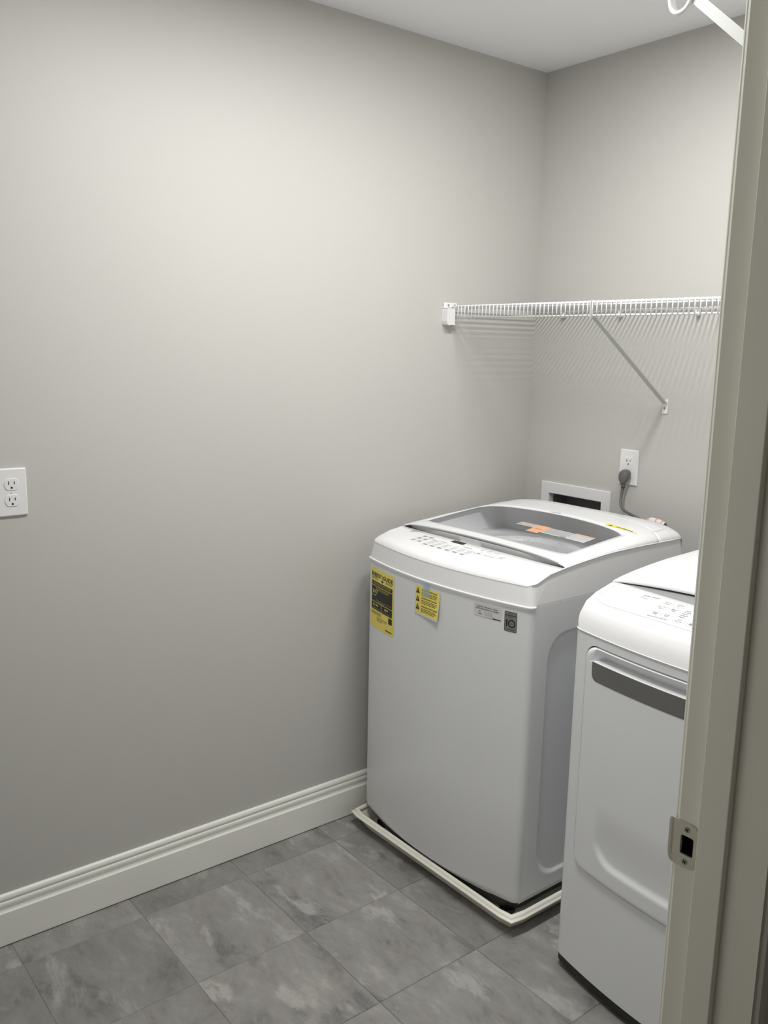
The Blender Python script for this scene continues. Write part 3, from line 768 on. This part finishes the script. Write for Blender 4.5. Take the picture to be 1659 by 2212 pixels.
# ten year badge
bd = flabel('badge', SILVLAB, .6665, .7020, .8140, .8665, MF, .0025, 'grey badge with a large number 10')
P = Print(MF); P.ringrect(.6665, .7020, .8140, .8665, .0025, .0011); P.rect(.6715, .6755, .8262, .8445); P.poly([(.6695, .8410), (.6715, .8445), (.6715, .8405)])
P.ring(.6878, .8352, .0108, .0034, 32); P.text('Inverter', .6785, .6905, .8605, .8628, .02); P.text('Direct Drive', .6695, .6990, .8548, .8586, .03)
P.text('MOTOR', .6770, .6915, .8510, .8528, .01); P.text('YEAR', .6835, .6922, .8338, .8364, .01); P.text('WARRANTY', .6705, .6980, .8178, .8205, .01)
P.done('badge_lettering', INK, bd, .0003)

# ================================================================== DRYER
D = DRY
dr = empty('dryer', (1.2405, -.45, 0), 'white clothes dryer with grey handle strip beside the door frame', 'dryer')
DZ0, DZ1 = .037, .888
DL, DR = D.cx - D.hw, D.cx + D.hw
df = D.front(.02)
ld = [df[0]] + [(DL, D.yb + (df[0][1] - D.yb) * (1 - k / 6)) for k in range(1, 7)] + [(DL + (DR - DL) * k / 6, D.yb) for k in range(1, 7)] + [(DR, D.yb + (df[-1][1] - D.yb) * k / 6) for k in range(1, 7)]
nc = 6
loop = df[len(df) - 1 - nc:] + ld[::-1][1:] + df[1:nc + 1]
v, f = ringmesh([[(x, y, DZ0) for x, y in loop], [(x, y, .3) for x, y in loop], [(x, y, DZ1 - .001) for x, y in loop]], closed=False)
pyobj('cabinet', v, f, WHITE, dr, True)
# front with the door opening
OX0, OX1, OZ0, OZ1 = .9435, 1.5375, .3035, .8630
FX0, FX1 = df[nc][0], df[-1 - nc][0]
def FO(x, z, d=0): return (x, D.yfront(x) - d, z)
n = 40
fo = [(FX0 + (FX1 - FX0) * (p[0] + 1) / 2, DZ0 + (DZ1 - .001 - DZ0) * (p[1] + 1) / 2) for p in sq(n)]
fi = rrloop(n, OX0, OX1, OZ0, OZ1, .033)
lo = []
for k in range(4):
    t = k / 3; lo.append([FO(a[0] + (b[0] - a[0]) * t, a[1] + (b[1] - a[1]) * t) for a, b in zip(fo, fi)])
lo.insert(-1, [FO(*q) for q in rrloop(n, OX0 - .0012, OX1 + .0012, OZ0 - .0012, OZ1 + .0012, .0335)])
lo.append([(x, y + .0008, z) for x, y, z in [FO(*q) for q in rrloop(n, OX0 + .0003, OX1 - .0003, OZ0 + .0003, OZ1 - .0003, .033)]])
lo.append([(x, y + .0030, z) for x, y, z in [FO(*q) for q in rrloop(n, OX0 + .0006, OX1 - .0006, OZ0 + .0006, OZ1 - .0006, .033)]])
lo.append([(x, y + .03, z) for x, y, z in lo[-1]])
v, f = ringmesh(lo); pyobj('front_panel', v, f, WHITE, dr, True)
# seam lip along the top of the front
bm = bmesh.new(); add_tube(bm, [(x, y - .0004, DZ1 - .0022) for x, y in df], .0020, 6); bmobj('seam_lip', bm, WHITE, dr, True)
# door: height field over a rounded rectangle
CX = D.cx
def sm(a, b, t):
    t = min(1, max(0, (t - a) / (b - a))); return t * t * (3 - 2 * t)
HL, HR_, HZT, HZB = .9735, 1.5075, .8285, .7845
dX0, dX1, dZ0, dZ1, dr_ = OX0 + .0038, OX1 - .0038, OZ0 + .0038, OZ1 - .0038, .030
def inside(x, z, x0, x1, z0, z1, r):
    cx = min(max(x, x0 + r), x1 - r); cz = min(max(z, z0 + r), z1 - r)
    return r - math.hypot(x - cx, z - cz) if (x < x0 + r or x > x1 - r) and (z < z0 + r or z > z1 - r) else min(x - x0, x1 - x, z - z0, z1 - z)
def door_h(x, z):
    e = inside(x, z, dX0, dX1, dZ0, dZ1, dr_); t = 1 - min(1, max(0, e) / .009)
    h = .0095 * math.sqrt(max(0, 1 - t * t)) - .001
    # hand scoop above the grey strip
    if z > HZT:
        a = sm(.970, .992, x) * sm(.970, .992, 2 * CX - x)
        q = min(1, max(0, (dZ1 - .001 - z) / (dZ1 - .001 - HZT)))
        h = h * (1 - a) + a * (.004 - .030 * q ** .8)
    # dished lower field with a ledge along its bottom
    e2 = inside(x, z, 1.018, 2 * CX - 1.018, .3560, .78, .055)
    fade = sm(.50, .37, z)
    h -= .0085 * fade * sm(-.004, .010, e2)
    return h
XS = sorted(set([round(dX0 + (dX1 - dX0) * k / 110, 5) for k in range(111)] + [dX0 + .001, dX0 + .003, dX1 - .003, dX1 - .001]))
ZS = sorted(set([round(dZ0 + (dZ1 - dZ0) * k / 110, 5) for k in range(111)] + [HZT - .0002, HZT + .0002, HZT + .001, dZ1 - .001, dZ1 - .003, dZ0 + .001, dZ0 + .003]))
v, f = [], []
for z in ZS:
    for x in XS:
        px, pz = (x - dX0) / (dX1 - dX0) * 2 - 1, (z - dZ0) / (dZ1 - dZ0) * 2 - 1
        cx_, cz_ = min(max(x, dX0 + dr_), dX1 - dr_), min(max(z, dZ0 + dr_), dZ1 - dr_)
        ddx, ddz = x - cx_, z - cz_
        if ddx and ddz:                                         # square corner -> round corner
            m_ = max(abs(ddx), abs(ddz)); q = m_ / math.hypot(ddx, ddz); x_, z_ = cx_ + ddx * q, cz_ + ddz * q
        else: x_, z_ = x, z
        v.append(FO(x_, z_, door_h(x_, z_)))
nx = len(XS)
for j in range(len(ZS) - 1):
    for i in range(nx - 1):
        a = j * nx + i; f.append((a, a + 1, a + nx + 1, a + nx))
b = len(v)
edge = [j for j in range(nx)] + [k * nx + nx - 1 for k in range(1, len(ZS))] + [(len(ZS) - 1) * nx + nx - 1 - k for k in range(1, nx)] + [(len(ZS) - 1 - k) * nx for k in range(1, len(ZS) - 1)]
v += [(v[i][0], v[i][1] + .018, v[i][2]) for i in edge]
for k in range(len(edge)):
    f.append((edge[k], b + k, b + (k + 1) % len(edge), edge[(k + 1) % len(edge)]))
dd = pyobj('door', v, f, WHITE, dr, True); tag(dd, 'white rounded front door with a dished lower field')
# grey handle strip
hp = []
def strip_loop(i, d):
    pts = []
    x0, x1, z0, z1, r = HL + i, HR_ - i, HZB + i, HZT - i * .4, .017
    for k in range(21): pts.append((x0 + (x1 - x0) * k / 20, z1))
    for k in range(1, 4): pts.append((x1, z1 + (z0 + r - z1) * k / 3))
    for k in range(1, 7): a = -math.pi / 2 * k / 6; pts.append((x1 - r + r * math.cos(a), z0 + r + r * math.sin(a)))
    for k in range(1, 21): pts.append((x1 - r + (x0 + r - x1 + r) * k / 20, z0))
    for k in range(1, 7): a = -math.pi / 2 - math.pi / 2 * k / 6; pts.append((x0 + r + r * math.cos(a), z0 + r + r * math.sin(a)))
    for k in range(1, 3): pts.append((x0, z0 + r + (z1 - z0 - r) * k / 3))
    return [FO(x, z, d) for x, z in pts]
l0, l1, l2 = strip_loop(0, .0075), strip_loop(0, .0092), strip_loop(.0012, .0098)
v, f = ringmesh([l0, l1, l2])
nn = len(l2); base = 2 * nn
top = list(range(base, base + 21)); bot = [base + i for i in range(21 + 3 + 6 - 1, 21 + 3 + 6 + 20)]
f.append(tuple(base + i for i in range(nn)))
v_ = v
# fill as strips so the bowed face stays true
f.pop(); cols = 20
for k in range(cols):
    pass
fv = []; rows = 6
x0_, x1_ = HL + .0012, HR_ - .0012
bmv = []
for j in range(rows + 1):
    t = j / rows; z = HZT - .0005 + (HZB + .0012 - HZT + .0005) * t
    dz = max(0, (HZB + .0012 + .0158) - z); ins = .0158 - math.sqrt(max(0, .0158 ** 2 - dz ** 2)) if dz > 0 else 0
    bmv.append([FO(x0_ + ins + (x1_ - x0_ - 2 * ins) * k / 40, z, .0098) for k in range(41)])
b = len(v)
for row in bmv: v += row
for j in range(rows):
    for k in range(40):
        a = b + j * 41 + k; f.append((a, a + 1, a + 42, a + 41))
tag(pyobj('handle_strip', v, f, HGREY, dd, False), 'grey handle strip')
bm = bmesh.new(); add_tube(bm, [FO(HL + (HR_ - HL) * k / 40, HZT + .0004, .0086) for k in range(41)], .0013, 6); bmobj('handle_lip', bm, TOPW, dd, True)
# kick base and feet
kb = D.plan(.02, inset=.001)
v, f = ringmesh([[(x, y, .007) for x, y in D.plan(.02, inset=.024)], [(x, y, .0095) for x, y in D.plan(.02, inset=.012)], [(x, y, .018) for x, y in kb], [(x, y, DZ0 + .0005) for x, y in kb]])
f.append(tuple(range(len(kb)))[::-1])
pyobj('base', v, f, BLACK, dr, False)
for x, y in ((DL + .06, -.74), (DR - .06, -.74), (DL + .06, -.16), (DR - .06, -.16)):
    bm = bmesh.new(); disc_prism(bm, (x, y), 2, .02, .0, .0095, 20); bmobj('foot', bm, BLACK, dr)
# top
pl = D.plan(.02)
cr = [(x, y, D.z(x, y)) for x, y in pl]; nf = len(df)
side = [cr[i] for i in list(range(nf - 7, len(cr))) + list(range(0, 7))]
v, f = ringmesh([[(x, y, DZ1 - .001) for x, y, z in side], [(x, y, max(z, DZ1)) for x, y, z in side]], closed=False)
pyobj('top_band', v, f, TOPW, dr, True)
sv = [(x - D.cx) / D.hw for x, y in df]
def dgap(s): return -.667 - .030 * (1 - s * s)
def dlid(s): return -.666 + .021 * (1 - s * s)
rear = [(D.cx + D.hw * s, dgap(s)) for s in sv]
v, f, _ = patch(df, rear, D.z, 22, 2.0)
nb = len(df); b = len(v); v += [(x, y + .001, D.z(x, y) - .006) for x, y in rear]
f += [(b - nb + k, b - nb + k + 1, b + k + 1, b + k) for k in range(nb - 1)]
dc = pyobj('control_panel', v, f, TOPW, dr, True); tag(dc, 'curved white control panel with printed keys')
fg = [(D.cx + D.hw * s * .975, dgap(s) + .0005) for s in svl]; rg = [(D.cx + D.hw * s * .975, dlid(s) + .012) for s in svl]
def dtrough(x, y):
    s = (x - D.cx) / D.hw; t = min(1, max(0, (y - dgap(s)) / (dlid(s) + .012 - dgap(s)))); wd = max(0, 1 - s * s)
    return D.z(x, dgap(s)) - .0022 - .005 * wd * min(1, t * 6) + .019 * wd * max(0, t - .17)
v, f, _ = patch(fg, rg, dtrough, 6, 1); pyobj('handle_recess', v, f, RECESS, dr, True)
bm = bmesh.new(); add_tube(bm, [(D.cx + D.hw * s * .97, dgap(s) + .0025, D.z(D.cx + D.hw * s, dgap(s)) - .0012) for s in svl], .0012, 6); bmobj('recess_edge', bm, SILV, dr, True)
def dz_(x, y): return D.z(x, y) + .003
s2 = svals(40)
v, f, _ = patch([(D.cx + D.hw * s, dlid(s)) for s in s2], [(D.cx + D.hw * s, D.yb) for s in s2], dz_, 16, 1)
nb = len(s2); b = len(v); fx = [(D.cx + D.hw * s, dlid(s)) for s in s2]
v += [(x, y + .0006, dz_(x, y) - .0045 - .004 * max(0, 1 - ((x - D.cx) / D.hw) ** 2)) for x, y in fx]; f += [(k, b + k, b + k + 1, k + 1) for k in range(nb - 1)]
pyobj('lid', v, f, TOPW, dr, True)
# printed outline and keys
MD = on_top(D)
half = [(.9265, -.674), (.9190, -.705), (.9185, -.735), (.9215, -.7480), (.9300, -.7575), (.9430, -.7635), (.9625, -.7680), (1.0, -.7725), (1.06, -.778), (1.12, -.782), (1.18, -.785), (1.2405, -.786)]
pts = half + [(2 * D.cx - x, y) for x, y in half[::-1][1:]]
P = Print(MD)
for (x0, y0), (x1, y1) in zip(pts, pts[1:]):
    dx, dy = x1 - x0, y1 - y0; l_ = math.hypot(dx, dy); nx_, ny_ = -dy / l_ * .0004, dx / l_ * .0004
    P.poly([(x0 + nx_, y0 + ny_), (x0 - nx_, y0 - ny_), (x1 - nx_, y1 - ny_), (x1 + nx_, y1 + ny_)])
P.done('panel_line', LINK, dc)
P = Print(MD); P.text('Hydro Shield', 1.0150, 1.0545, -.7055, -.6990, .016); P.done('lettering', GINK, dc)
P = Print(MD); P.words(1.0150, 1.0230, -.7090, -.7075); P.text('Steam Refresh', 1.0130, 1.0345, -.7155, -.7118, .01); P.rect(1.0560, 1.0590, -.7005, -.6990); P.done('lettering', GINK, dc)
cells = [(1.0730, -.7210, [('Energy', .62), ('Saver', .5)]), (1.0715, -.7430, [('Damp Dry', .75), ('Signal', .5)]), (1.0725, -.7665, [('Custom', .62), ('PGM', .42)]),
         (1.1025, -.7205, [('Wrinkle', .62), ('Care', .4)]), (1.1025, -.7425, [('More', .48), ('Time', .46)]), (1.1015, -.7665, [('Less', .45), ('Time', .46)])]
for x, y, t in cells: button(D, x, x + .0255, y, y + .0185, dc, t, .0045, .0006, LINK, GINK)
for k in range(5):
    P = Print(MD); P.words(1.139, 1.152 + .004 * (k % 2), -.7505 + k * .0066, -.7482 + k * .0066); P.done('option_lettering', GINK, dc)
button(D, 1.1370, 1.1625, -.7730, -.7560, dc, [('Dry', .45), ('Level', .6)], .0045, .0006, LINK, GINK)
for i, x in enumerate((1.1690, 1.2010, 1.2330)):
    button(D, x, x + .0255, -.7745, -.7575, dc, [('', .5)], .0045, .0006, LINK, GINK)
P = Print(MD); P.words(1.075, 1.125, -.7720, -.7705); P.done('lettering', GINK, dc)

# ================================================================== WIRE SHELF ON THE BACK WALL
sh = empty('wire_shelf', (.8, -.2, 1.655), 'white vinyl coated wire shelf on the back wall above the washing machine', 'shelf')
SX0, SX1, SD, SZ, LZ = .006, 1.598, -.400, 1.6555, 1.6205
bm = bmesh.new(); R = .0017
add_tube(bm, [(0, -.006, SZ + .003), (0, SD - .0035, SZ + .003), (0, SD - .0046, SZ + .0015), (0, SD - .0046, LZ - .002)], R, 6)
bmesh.ops.recalc_face_normals(bm, faces=bm.faces)
wme = bpy.data.meshes.new('cross_wire'); bm.to_mesh(wme); bm.free(); wme.materials.append(WIRE)
for p in wme.polygons: p.use_smooth = True
k = 0; x = .022
while x < SX1:
    o = bpy.data.objects.new('cross_wire', wme); COL.objects.link(o); o.parent = sh
    o.location = Vector((x, 0, 0)) - sh.location
    x += .01585
for y, z, r in ((SD, SZ, .0028), (SD, LZ, .0028), (-.335, SZ - .0016, .0024), (-.012, SZ + .0010, .0026)):
    tubeobj('rod', [(SX0 if y == SD else .004, y, z), (SX1, y, z)], r, WIRE, sh, 8)
for x in (.137, .373, .650, .93, 1.21, 1.48):
    bm = bmesh.new(); add_box(bm, (x - .006, -.016, 1.633), (x + .006, -.0005, 1.6505), .002); add_box(bm, (x - .005, -.0165, 1.6475), (x + .005, -.006, 1.6505), .001)
    disc_prism(bm, (x, 1.639), 1, .003, -.018, -.0155, 12)
    bmobj('wall_clip', bm, PLAST, sh)
# end bracket on the left wall
bm = bmesh.new()
add_box(bm, (.0005, -.436, 1.6495), (.0065, -.379, 1.6685), .0028, 3)
prism(bm, [(-.4385, 1.652), (-.4400, 1.640), (-.4410, 1.610), (-.4380, 1.600), (-.4330, 1.5965), (-.4060, 1.5985), (-.4060, 1.652)], 0, .0005, .027)
add_box(bm, (.0005, -.4065, 1.5985), (.0030, -.385, 1.652))
add_box(bm, (.0005, -.4065, 1.5975), (.018, -.3930, 1.6005))
add_box(bm, (.0005, -.4400, 1.6495), (.027, -.3900, 1.6525), .0008)
br = bmobj('end_bracket', bm, PLAST, sh); tag(br, 'white plastic end bracket on the left wall')
for y in (-.418, -.390):
    bm = bmesh.new(); disc_prism(bm, (y, 1.6600), 0, .0035, .0060, .0080, 16); bmobj('screw', bm, GREYSCREW, br)
# diagonal brace: folded steel channel from the lip to the wall
def brace(parent, top, bot, wdir, plate):
    top, bot = Vector(top), Vector(bot); t = (bot - top).normalized(); w_ = Vector(wdir); nrm = t.cross(w_).normalized()
    if nrm.z < 0: nrm = -nrm
    bm = bmesh.new(); hw, d, th = .0085, .0030, .0012
    sec = [(-hw, d), (-hw, 0), (hw, 0), (hw, d), (hw - th, d), (hw - th, th), (-hw + th, th), (-hw + th, d)]
    ra = [bm.verts.new(top + w_ * a + nrm * b_) for a, b_ in sec]; rb = [bm.verts.new(bot + w_ * a + nrm * b_) for a, b_ in sec]
    for i in range(8): bm.faces.new((ra[i], ra[(i + 1) % 8], rb[(i + 1) % 8], rb[i]))
    bm.faces.new(ra[::-1]); bm.faces.new(rb)
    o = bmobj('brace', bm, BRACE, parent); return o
bx = .560
bo = brace(sh, (bx + .012, SD + .004, LZ - .001), (bx - .001, -.006, 1.367), (1, 0, 0), None); tag(bo, 'diagonal steel support brace, greyed to carry its shade')
bm = bmesh.new(); prism(bm, [(bx - .0105, 1.340), (bx - .008, 1.3375), (bx + .006, 1.3375), (bx + .0085, 1.340), (bx + .0085, 1.378), (bx + .005, 1.385), (bx - .0105, 1.372)], 1, -.0035, -.0003)
pt = bmobj('brace_foot', bm, PLAST, sh)
bm = bmesh.new(); disc_prism(bm, (bx - .0015, 1.3545), 1, .0034, -.0055, -.0033, 16); bmobj('screw', bm, GREYSCREW, pt)
bm = bmesh.new(); add_tube(bm, [(bx + .012, SD - .007, SZ + .004), (bx + .012, SD - .008, SZ - .01), (bx + .012, SD - .002, LZ - .004), (bx + .012, SD + .006, LZ - .003)], .0022, 6)
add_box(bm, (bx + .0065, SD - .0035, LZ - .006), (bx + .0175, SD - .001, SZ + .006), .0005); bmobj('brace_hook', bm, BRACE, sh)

# ------------------------------------------------------------------ shelf high on the right wall: only its brace and rod hook reach into view
s3 = empty('wire_shelf', (1.4, -.7, 2.15), 'wire shelf high on the right wall, brace and rod hook showing at top right', 'shelf')
UX, UZ, UY = 1.2, 2.163, -1.0
bm = bmesh.new()
y = -.62
while y < -.03:
    add_tube(bm, [(1.598, y, UZ), (UX, y, UZ)], .0014, 4); y += .0254
o = bmobj('wire_deck', bm, WIRE, s3, True); o['kind'] = 'stuff'
for x, z in ((UX, UZ - .003), (1.33, UZ - .004), (1.47, UZ - .004), (1.594, UZ - .004)):
    tubeobj('rod', [(x, -1.38, z), (x, -.01, z)], .003, WIRE, s3, 8)
bm = bmesh.new()
a_, b_ = Vector((UX + .004, 0, UZ - .030)), Vector((1.603, 0, 1.772)); t_ = (b_ - a_).normalized(); n_ = Vector((-t_.z, 0, t_.x)) * .0088
q_ = [a_ + n_, a_ - n_, b_ - n_, b_ + n_]
prism(bm, [(p_.x, p_.z) for p_ in q_], 1, -1.004, -.9995)
add_box(bm, (UX - .002, -1.004, UZ - .034), (UX + .003, -.983, UZ + .001))
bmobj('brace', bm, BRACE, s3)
hk = [(1.1865, UY, 2.128), (1.1868, UY, 2.112), (1.191, UY, 2.098), (1.199, UY, 2.0905), (1.2095, UY, 2.0895), (1.2195, UY, 2.094), (1.227, UY, 2.105), (1.2295, UY, 2.118), (1.229, UY, 2.13)]
hk = spline(hk, 4); bm = bmesh.new(); rings = []
for i, p in enumerate(hk):
    p = Vector(p); t = (Vector(hk[min(i + 1, len(hk) - 1)]) - Vector(hk[max(i - 1, 0)])).normalized(); nrm = Vector((-t.z, 0, t.x))
    rings.append([bm.verts.new(p + nrm * a + Vector((0, b_, 0))) for a, b_ in ((.003, -.008), (.003, .008), (-.003, .008), (-.003, -.008))])
for a, b_ in zip(rings, rings[1:]):
    for k in range(4): bm.faces.new((a[k], a[(k + 1) % 4], b_[(k + 1) % 4], b_[k]))
bm.faces.new(rings[0]); bm.faces.new(rings[-1][::-1])
tag(bmobj('rod_hook', bm, PLAST, s3, True), 'white U shaped hanging rod hook')

# ================================================================== OUTLETS
def wall_map(side, cx, cz):
    if side == 'left': return lambda u, v, d: (d, cx + u, cz + v)      # u to the right in view = +y
    return lambda u, v, d: (cx + u, -d, cz + v)
def loop_prism(Mw, lp, d0, d1, bev=0):
    L = [[Mw(u, v, d0) for u, v in lp], [Mw(u, v, d1 - bev) for u, v in lp]]
    if bev:
        cu = sum(u for u, v in lp) / len(lp); cv = sum(v for u, v in lp) / len(lp)
        L.append([Mw(u - bev * (1 if u > cu else -1), v - bev * (1 if v > cv else -1), d1) for u, v in lp])
    v, f = ringmesh(L); f.append(tuple(range(len(v) - len(lp), len(v)))); return v, f
def circle(cu, cv, r, n=24, clip=None):
    out = []
    for k in range(n):
        u, v = cu + r * math.cos(6.2832 * k / n), cv + r * math.sin(6.2832 * k / n)
        if clip: v = min(max(v, cv - clip), cv + clip)
        out.append((u, v))
    return out
def outlet(side, cx, cz, label, cat, decora, pos):
    o = empty('wall_outlet', pos, label, cat); Mw = wall_map(side, cx, cz)
    pw, ph = .0355, .0578
    v, f = loop_prism(Mw, rrloop(6, -pw, pw, -ph, ph, .002), .0004, .0062, .0028); pyobj('cover_plate', v, f, PLAST, o)
    def slots(cv, parent):
        for u, w_, h in ((-.0064, .0022, .0082), (.0064, .0022, .0065)):
            v, f = loop_prism(Mw, [(u - w_ / 2, cv + .003 - h / 2), (u + w_ / 2, cv + .003 - h / 2), (u + w_ / 2, cv + .003 + h / 2), (u - w_ / 2, cv + .003 + h / 2)], .0070, .00735 + (.0006 if decora else .0004))
            pyobj('slot', v, f, BLACK, parent)
        v, f = loop_prism(Mw, circle(0, cv - .0085, .0026, 16), .0070, .00735 + (.0006 if decora else .0004)); pyobj('slot', v, f, BLACK, parent)
    if decora:
        v, f = loop_prism(Mw, rrloop(6, -.0165, .0165, -.0335, .0335, .0015), .005, .0076, .0008); rc_ = pyobj('receptacle', v, f, PLAST, o)
        slots(.0195, rc_)
        for z in (.0485, -.0485):
            v, f = loop_prism(Mw, circle(0, z, .0022, 14), .005, .0068); pyobj('screw', v, f, PAPER, o)
    else:
        for z in (.0195, -.0195):
            v, f = loop_prism(Mw, circle(0, z, .0172, 36, .0140), .005, .0076, .0006); rc_ = pyobj('receptacle', v, f, PLAST, o)
            slots(z + .0005, rc_)
        v, f = loop_prism(Mw, circle(0, 0, .0026, 14), .005, .0070); pyobj('screw', v, f, PAPER, o)
    return o
outlet('left', -1.7977, 1.1665, 'white duplex outlet on the left wall at the photo edge, nothing plugged in', 'outlet', False, (0, -1.7977, 1.1665))
outlet('back', .4415, 1.1560, 'white outlet on the back wall with a grey plug in it', 'outlet', True, (.4415, 0, 1.1560))

# power cord with its plug and paper tag
pc = empty('power_cord', (.4405, -.02, 1.13), 'grey power cord plugged into the back wall outlet, running behind the washing machine', 'cord')
loops = []
for d, w_, zt, zb in ((.0085, .0150, 1.1480, 1.1220), (.014, .0185, 1.1500, 1.1120), (.022, .0190, 1.1490, 1.1040), (.030, .0165, 1.1460, 1.1010), (.035, .0110, 1.1400, 1.1050)):
    L = []
    for k in range(24):
        a = 6.2832 * k / 24; u, v_ = math.cos(a), math.sin(a)
        taper = 1 - .52 * max(0, -v_) ** 1.3
        L.append((.4395 + w_ * taper * math.copysign(abs(u) ** .8, u), -d, (zt + zb) / 2 + (zt - zb) / 2 * math.copysign(abs(v_) ** .8, v_)))
    loops.append(L)
v, f = ringmesh(loops); f.append(tuple(range(24))[::-1]); f.append(tuple(range(len(v) - 24, len(v))))
pg = pyobj('plug', v, f, CORD, pc, True)
bm = bmesh.new()
for k in range(3): add_tube(bm, [(.4395, -.024, 1.1045 - k * .0055), (.4395, -.024, 1.1015 - k * .0055)], .0082 - k * .001, 12)
add_tube(bm, [(.4395, -.024, 1.108), (.4395, -.024, 1.089)], .0062, 12); bmobj('strain_relief', bm, CORD, pg, True)
tubeobj('cord', spline([(.4395, -.024, 1.100), (.438, -.026, 1.075), (.442, -.034, 1.048), (.455, -.044, 1.030), (.480, -.052, 1.020), (.512, -.060, 1.014), (.545, -.068, 1.008), (.580, -.076, 1.003), (.62, -.082, .985), (.66, -.085, .90), (.67, -.085, .70)]), .0046, CORD, pc, 10)
# paper tag wrapped over the cord
v, f = [], []
NT, NA = 16, 12
def tagp(i, j):
    s = i / NT; a = math.pi * (j / NA) * 1.1 - .15
    c = Vector((.583 + .062 * s, -.082, 1.006 - .004 * s)); rz = .020 * (math.sin(math.pi * min(1, .22 + s * .60)) ** .7); ry = .012
    return c + Vector((0, -ry * math.cos(a), rz * math.sin(a) + .0006 * math.sin(9 * s + j)))
tg_v = [tagp(i, j) for i in range(NT + 1) for j in range(NA + 1)]
def tg_faces(cols): return [(i * (NA + 1) + j, i * (NA + 1) + j + 1, (i + 1) * (NA + 1) + j + 1, (i + 1) * (NA + 1) + j) for i in cols for j in range(NA)]
st = {1: 0, 8: 0, 13: 0}
ct = pyobj('cord_tag', tg_v, tg_faces(range(NT)), PAPER, pc, True); tag(ct, 'white paper tag with orange stripes')
up_ = [q + Vector((0, -.0006, .0006)) for q in tg_v]
bmf = [(i * (NA + 1) + j, i * (NA + 1) + j + 1, (i + 1) * (NA + 1) + j + 1, (i + 1) * (NA + 1) + j) for i, js in ((0, range(2, 6)), (1, range(2, 6)), (8, range(1, NA)), (13, range(1, NA))) for j in js]
pyobj('tag_stripe', up_, bmf, ORG, ct, True)

# ------------------------------------------------------------------ recessed water outlet box behind the washing machine
wb = empty('water_outlet_box', (.228, -.004, .98), 'recessed white framed water outlet box in the back wall behind the washing machine', 'outlet box')
n = 6
def yl(x0, x1, z0, z1, y): return [(x, y, z) for x, z in rrloop(n, x0, x1, z0, z1, .0015)]
v, f = ringmesh([yl(.077, .379, .866, 1.0668, -.0003), yl(.077, .379, .866, 1.0668, -.006), yl(.079, .377, .868, 1.0648, -.008), yl(BX0 - .002, BX1 + .002, BZ0 - .002, BZ1 + .002, -.008), yl(BX0 + .0005, BX1 - .0005, BZ0 + .0005, BZ1 - .0005, -.005), yl(BX0 + .0008, BX1 - .0008, BZ0 + .0008, BZ1 - .0008, .02)])
pyobj('frame', v, f, PLAST, wb)
v, f = ringmesh([yl(BX0 + .0012, BX1 - .0012, BZ0 + .0012, BZ1 - .0012, .0195), yl(BX0 + .004, BX1 - .004, BZ0 + .004, BZ1 - .004, .09)]); f.append(tuple(range(len(v) - 4 * n, len(v))))
pyobj('recess', v, f, BOXIN, wb)
for x in (.185, .27):
    bm = bmesh.new(); add_tube(bm, [(x, .055, .908), (x, .055, .945)], .010, 12); add_box(bm, (x - .02, .048, .945), (x + .02, .062, .955), .002)
    tag(bmobj('valve', bm, SCREW, wb), 'shut off valve')
